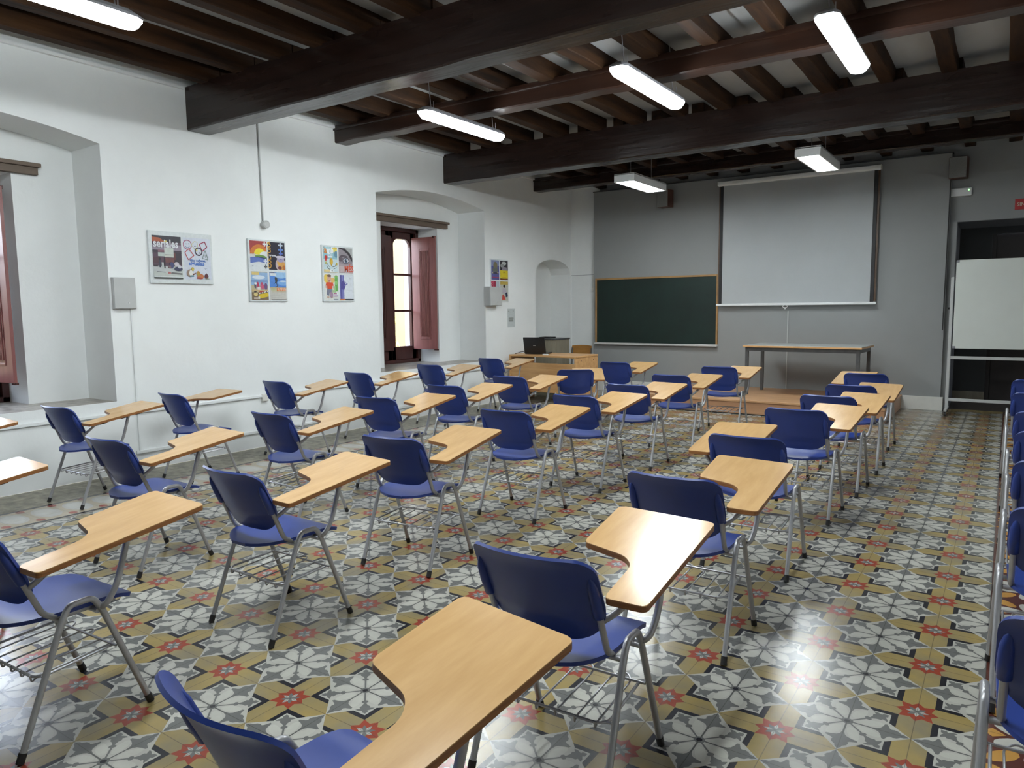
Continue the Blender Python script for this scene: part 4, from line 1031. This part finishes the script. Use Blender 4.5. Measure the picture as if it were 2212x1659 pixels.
a.R(0, 0, 1, 1, (224, 230, 236)); a.R(.02, .05, .32, 1, (112, 112, 178)); a.R(.07, .05, .12, 1, (86, 84, 150)); a.R(.20, .05, .24, 1, (146, 148, 204)); a.P([(.1, .45), (.32, .40), (.46, .62), (.30, .80), (.12, .70)], (86, 80, 152)); a.L([(.34, .78), (.56, .64)], .003, (110, 110, 180)); a.L([(.34, .58), (.58, .66)], .006, (120, 120, 186)); a.R(.70, .88, .82, .90, (150, 156, 166)); a.R(.68, .84, .84, .85, (190, 196, 204)); a.R(.45, .40, .9, .41, (206, 210, 216)); a.R(.0, 0, .38, .05, (222, 128, 62)); a.R(.38, 0, 1, .05, (26, 26, 26))
a.build('poster', t, 'pale sheet with a violet stripe')

# board 4: narrow board behind the second wall box
t, px = poster_board(6.30, 6.785, 1.59, 2.255, 'narrow-looking poster board of four sheets partly behind a wall box', .015)
g4 = grid4(6.30, 6.785, 1.59, 2.255)
a = Art(*g4[0], px); a.R(0, 0, 1, 1, (92, 96, 160)); a.R(0, .7, 1, 1, (140, 150, 190)); a.E(.52, .72, .26, .2, (130, 124, 96)); a.E(.5, .50, .36, .12, (110, 116, 110)); a.E(.5, .40, .42, .12, (206, 196, 150), 180, 360); a.E(.5, .34, .3, .06, (76, 74, 96)); a.R(.1, .09, .98, .15, (160, 70, 110)); a.build('poster', t, 'bluish sheet with a bowl shape')
a = Art(*g4[1], px); a.R(0, 0, 1, 1, (56, 54, 60)); a.E(.5, .86, .3, .10, (190, 194, 192)); a.E(.3, .74, .26, .10, (150, 154, 152)); a.P([(.2, .5), (.9, .5), (.85, .66), (.35, .68)], (150, 144, 156)); a.R(0, .08, 1, .50, (226, 204, 52)); a.R(.4, .36, .6, .44, (190, 160, 60)); a.R(.25, .14, .75, .16, (206, 150, 50)); a.R(0, 0, 1, .06, (150, 80, 50)); a.build('poster', t, 'yellow sheet below a dark photograph')
a = Art(*g4[2], px); a.R(0, 0, 1, 1, (190, 198, 206)); a.R(0, .6, .55, 1, (176, 54, 82)); a.T('US', .30, .62, .10, (214, 96, 116), 90, .003); a.R(0, .62, .3, .72, (140, 40, 70)); a.build('poster', t, 'grey sheet with red blocks')
a = Art(*g4[3], px); a.R(0, 0, 1, 1, (196, 200, 186)); a.R(0, .84, 1, 1, (206, 180, 90)); a.E(.50, .76, .12, .09, (50, 40, 40)); a.P([(.3, .66), (.72, .66), (.86, .36), (.25, .38)], (190, 184, 196)); a.P([(.66, .42), (.9, .46), (.96, .22), (.7, .18)], (54, 62, 92)); a.P([(.2, .05), (.68, .05), (.56, .20), (.42, .34), (.26, .3)], (206, 78, 66)); a.build('poster', t, 'seated figure with a red cloth')

# ------------------------------------------------------------------ light
wd = bpy.data.worlds.new('World'); scene.world = wd; wd.use_nodes = True
nt = wd.node_tree; bg = nt.nodes['Background']
tc = nt.nodes.new('ShaderNodeTexCoord'); sp = nt.nodes.new('ShaderNodeSeparateXYZ'); rp = nt.nodes.new('ShaderNodeValToRGB')
nt.links.new(tc.outputs['Generated'], sp.inputs[0]); nt.links.new(sp.outputs['Z'], rp.inputs['Fac'])
rp.color_ramp.elements[0].color = (.86, .90, 1, 1); rp.color_ramp.elements[1].color = (.55, .70, 1, 1)
nt.links.new(rp.outputs['Color'], bg.inputs['Color']); bg.inputs['Strength'].default_value = 7.0
su = bpy.data.lights.new('sun', 'SUN'); su.energy = 2.5; su.angle = .01; su.color = (1, .95, .86)
so = bpy.data.objects.new('sun', su); COL.objects.link(so)
so.rotation_euler = Vector((-.50, .30, -.95)).to_track_quat('-Z', 'Y').to_euler()
for y0, y1 in recs:
    d = y0 - W2[0]
    pl = bpy.data.lights.new('window_portal', 'AREA'); pl.shape = 'RECTANGLE'; pl.size = 1.2; pl.size_y = 2.0; pl.cycles.is_portal = True
    po = bpy.data.objects.new('window_portal', pl); COL.objects.link(po)
    po.location = (WX - .27, 5.06 + d, 1.69); po.rotation_euler = (0, -PI / 2, 0)

# ------------------------------------------------------------------ camera
cam = bpy.data.cameras.new('camera'); co = bpy.data.objects.new('camera', cam); COL.objects.link(co); scene.camera = co
cam.sensor_width = 36; cam.lens = 1563.38 / 2212 * 36; cam.clip_start = .02; cam.clip_end = 200
yaw, pit, rol = .60107, -.10355, -.01108
f = Vector((-math.sin(yaw) * math.cos(pit), math.cos(yaw) * math.cos(pit), math.sin(pit)))
r = Vector((math.cos(yaw), math.sin(yaw), 0)); u = r.cross(f)
r2 = r * math.cos(rol) + u * math.sin(rol); u2 = -r * math.sin(rol) + u * math.cos(rol)
mw = Matrix((r2, u2, -f)).transposed().to_4x4(); mw.translation = Vector((.20668, -2.88915, 1.47749))
co.matrix_world = mw

scene.view_settings.view_transform = 'Standard'; scene.view_settings.look = 'None'; scene.view_settings.gamma = 1
scene.view_settings.use_curve_mapping = False
scene.view_settings.exposure = 1.38
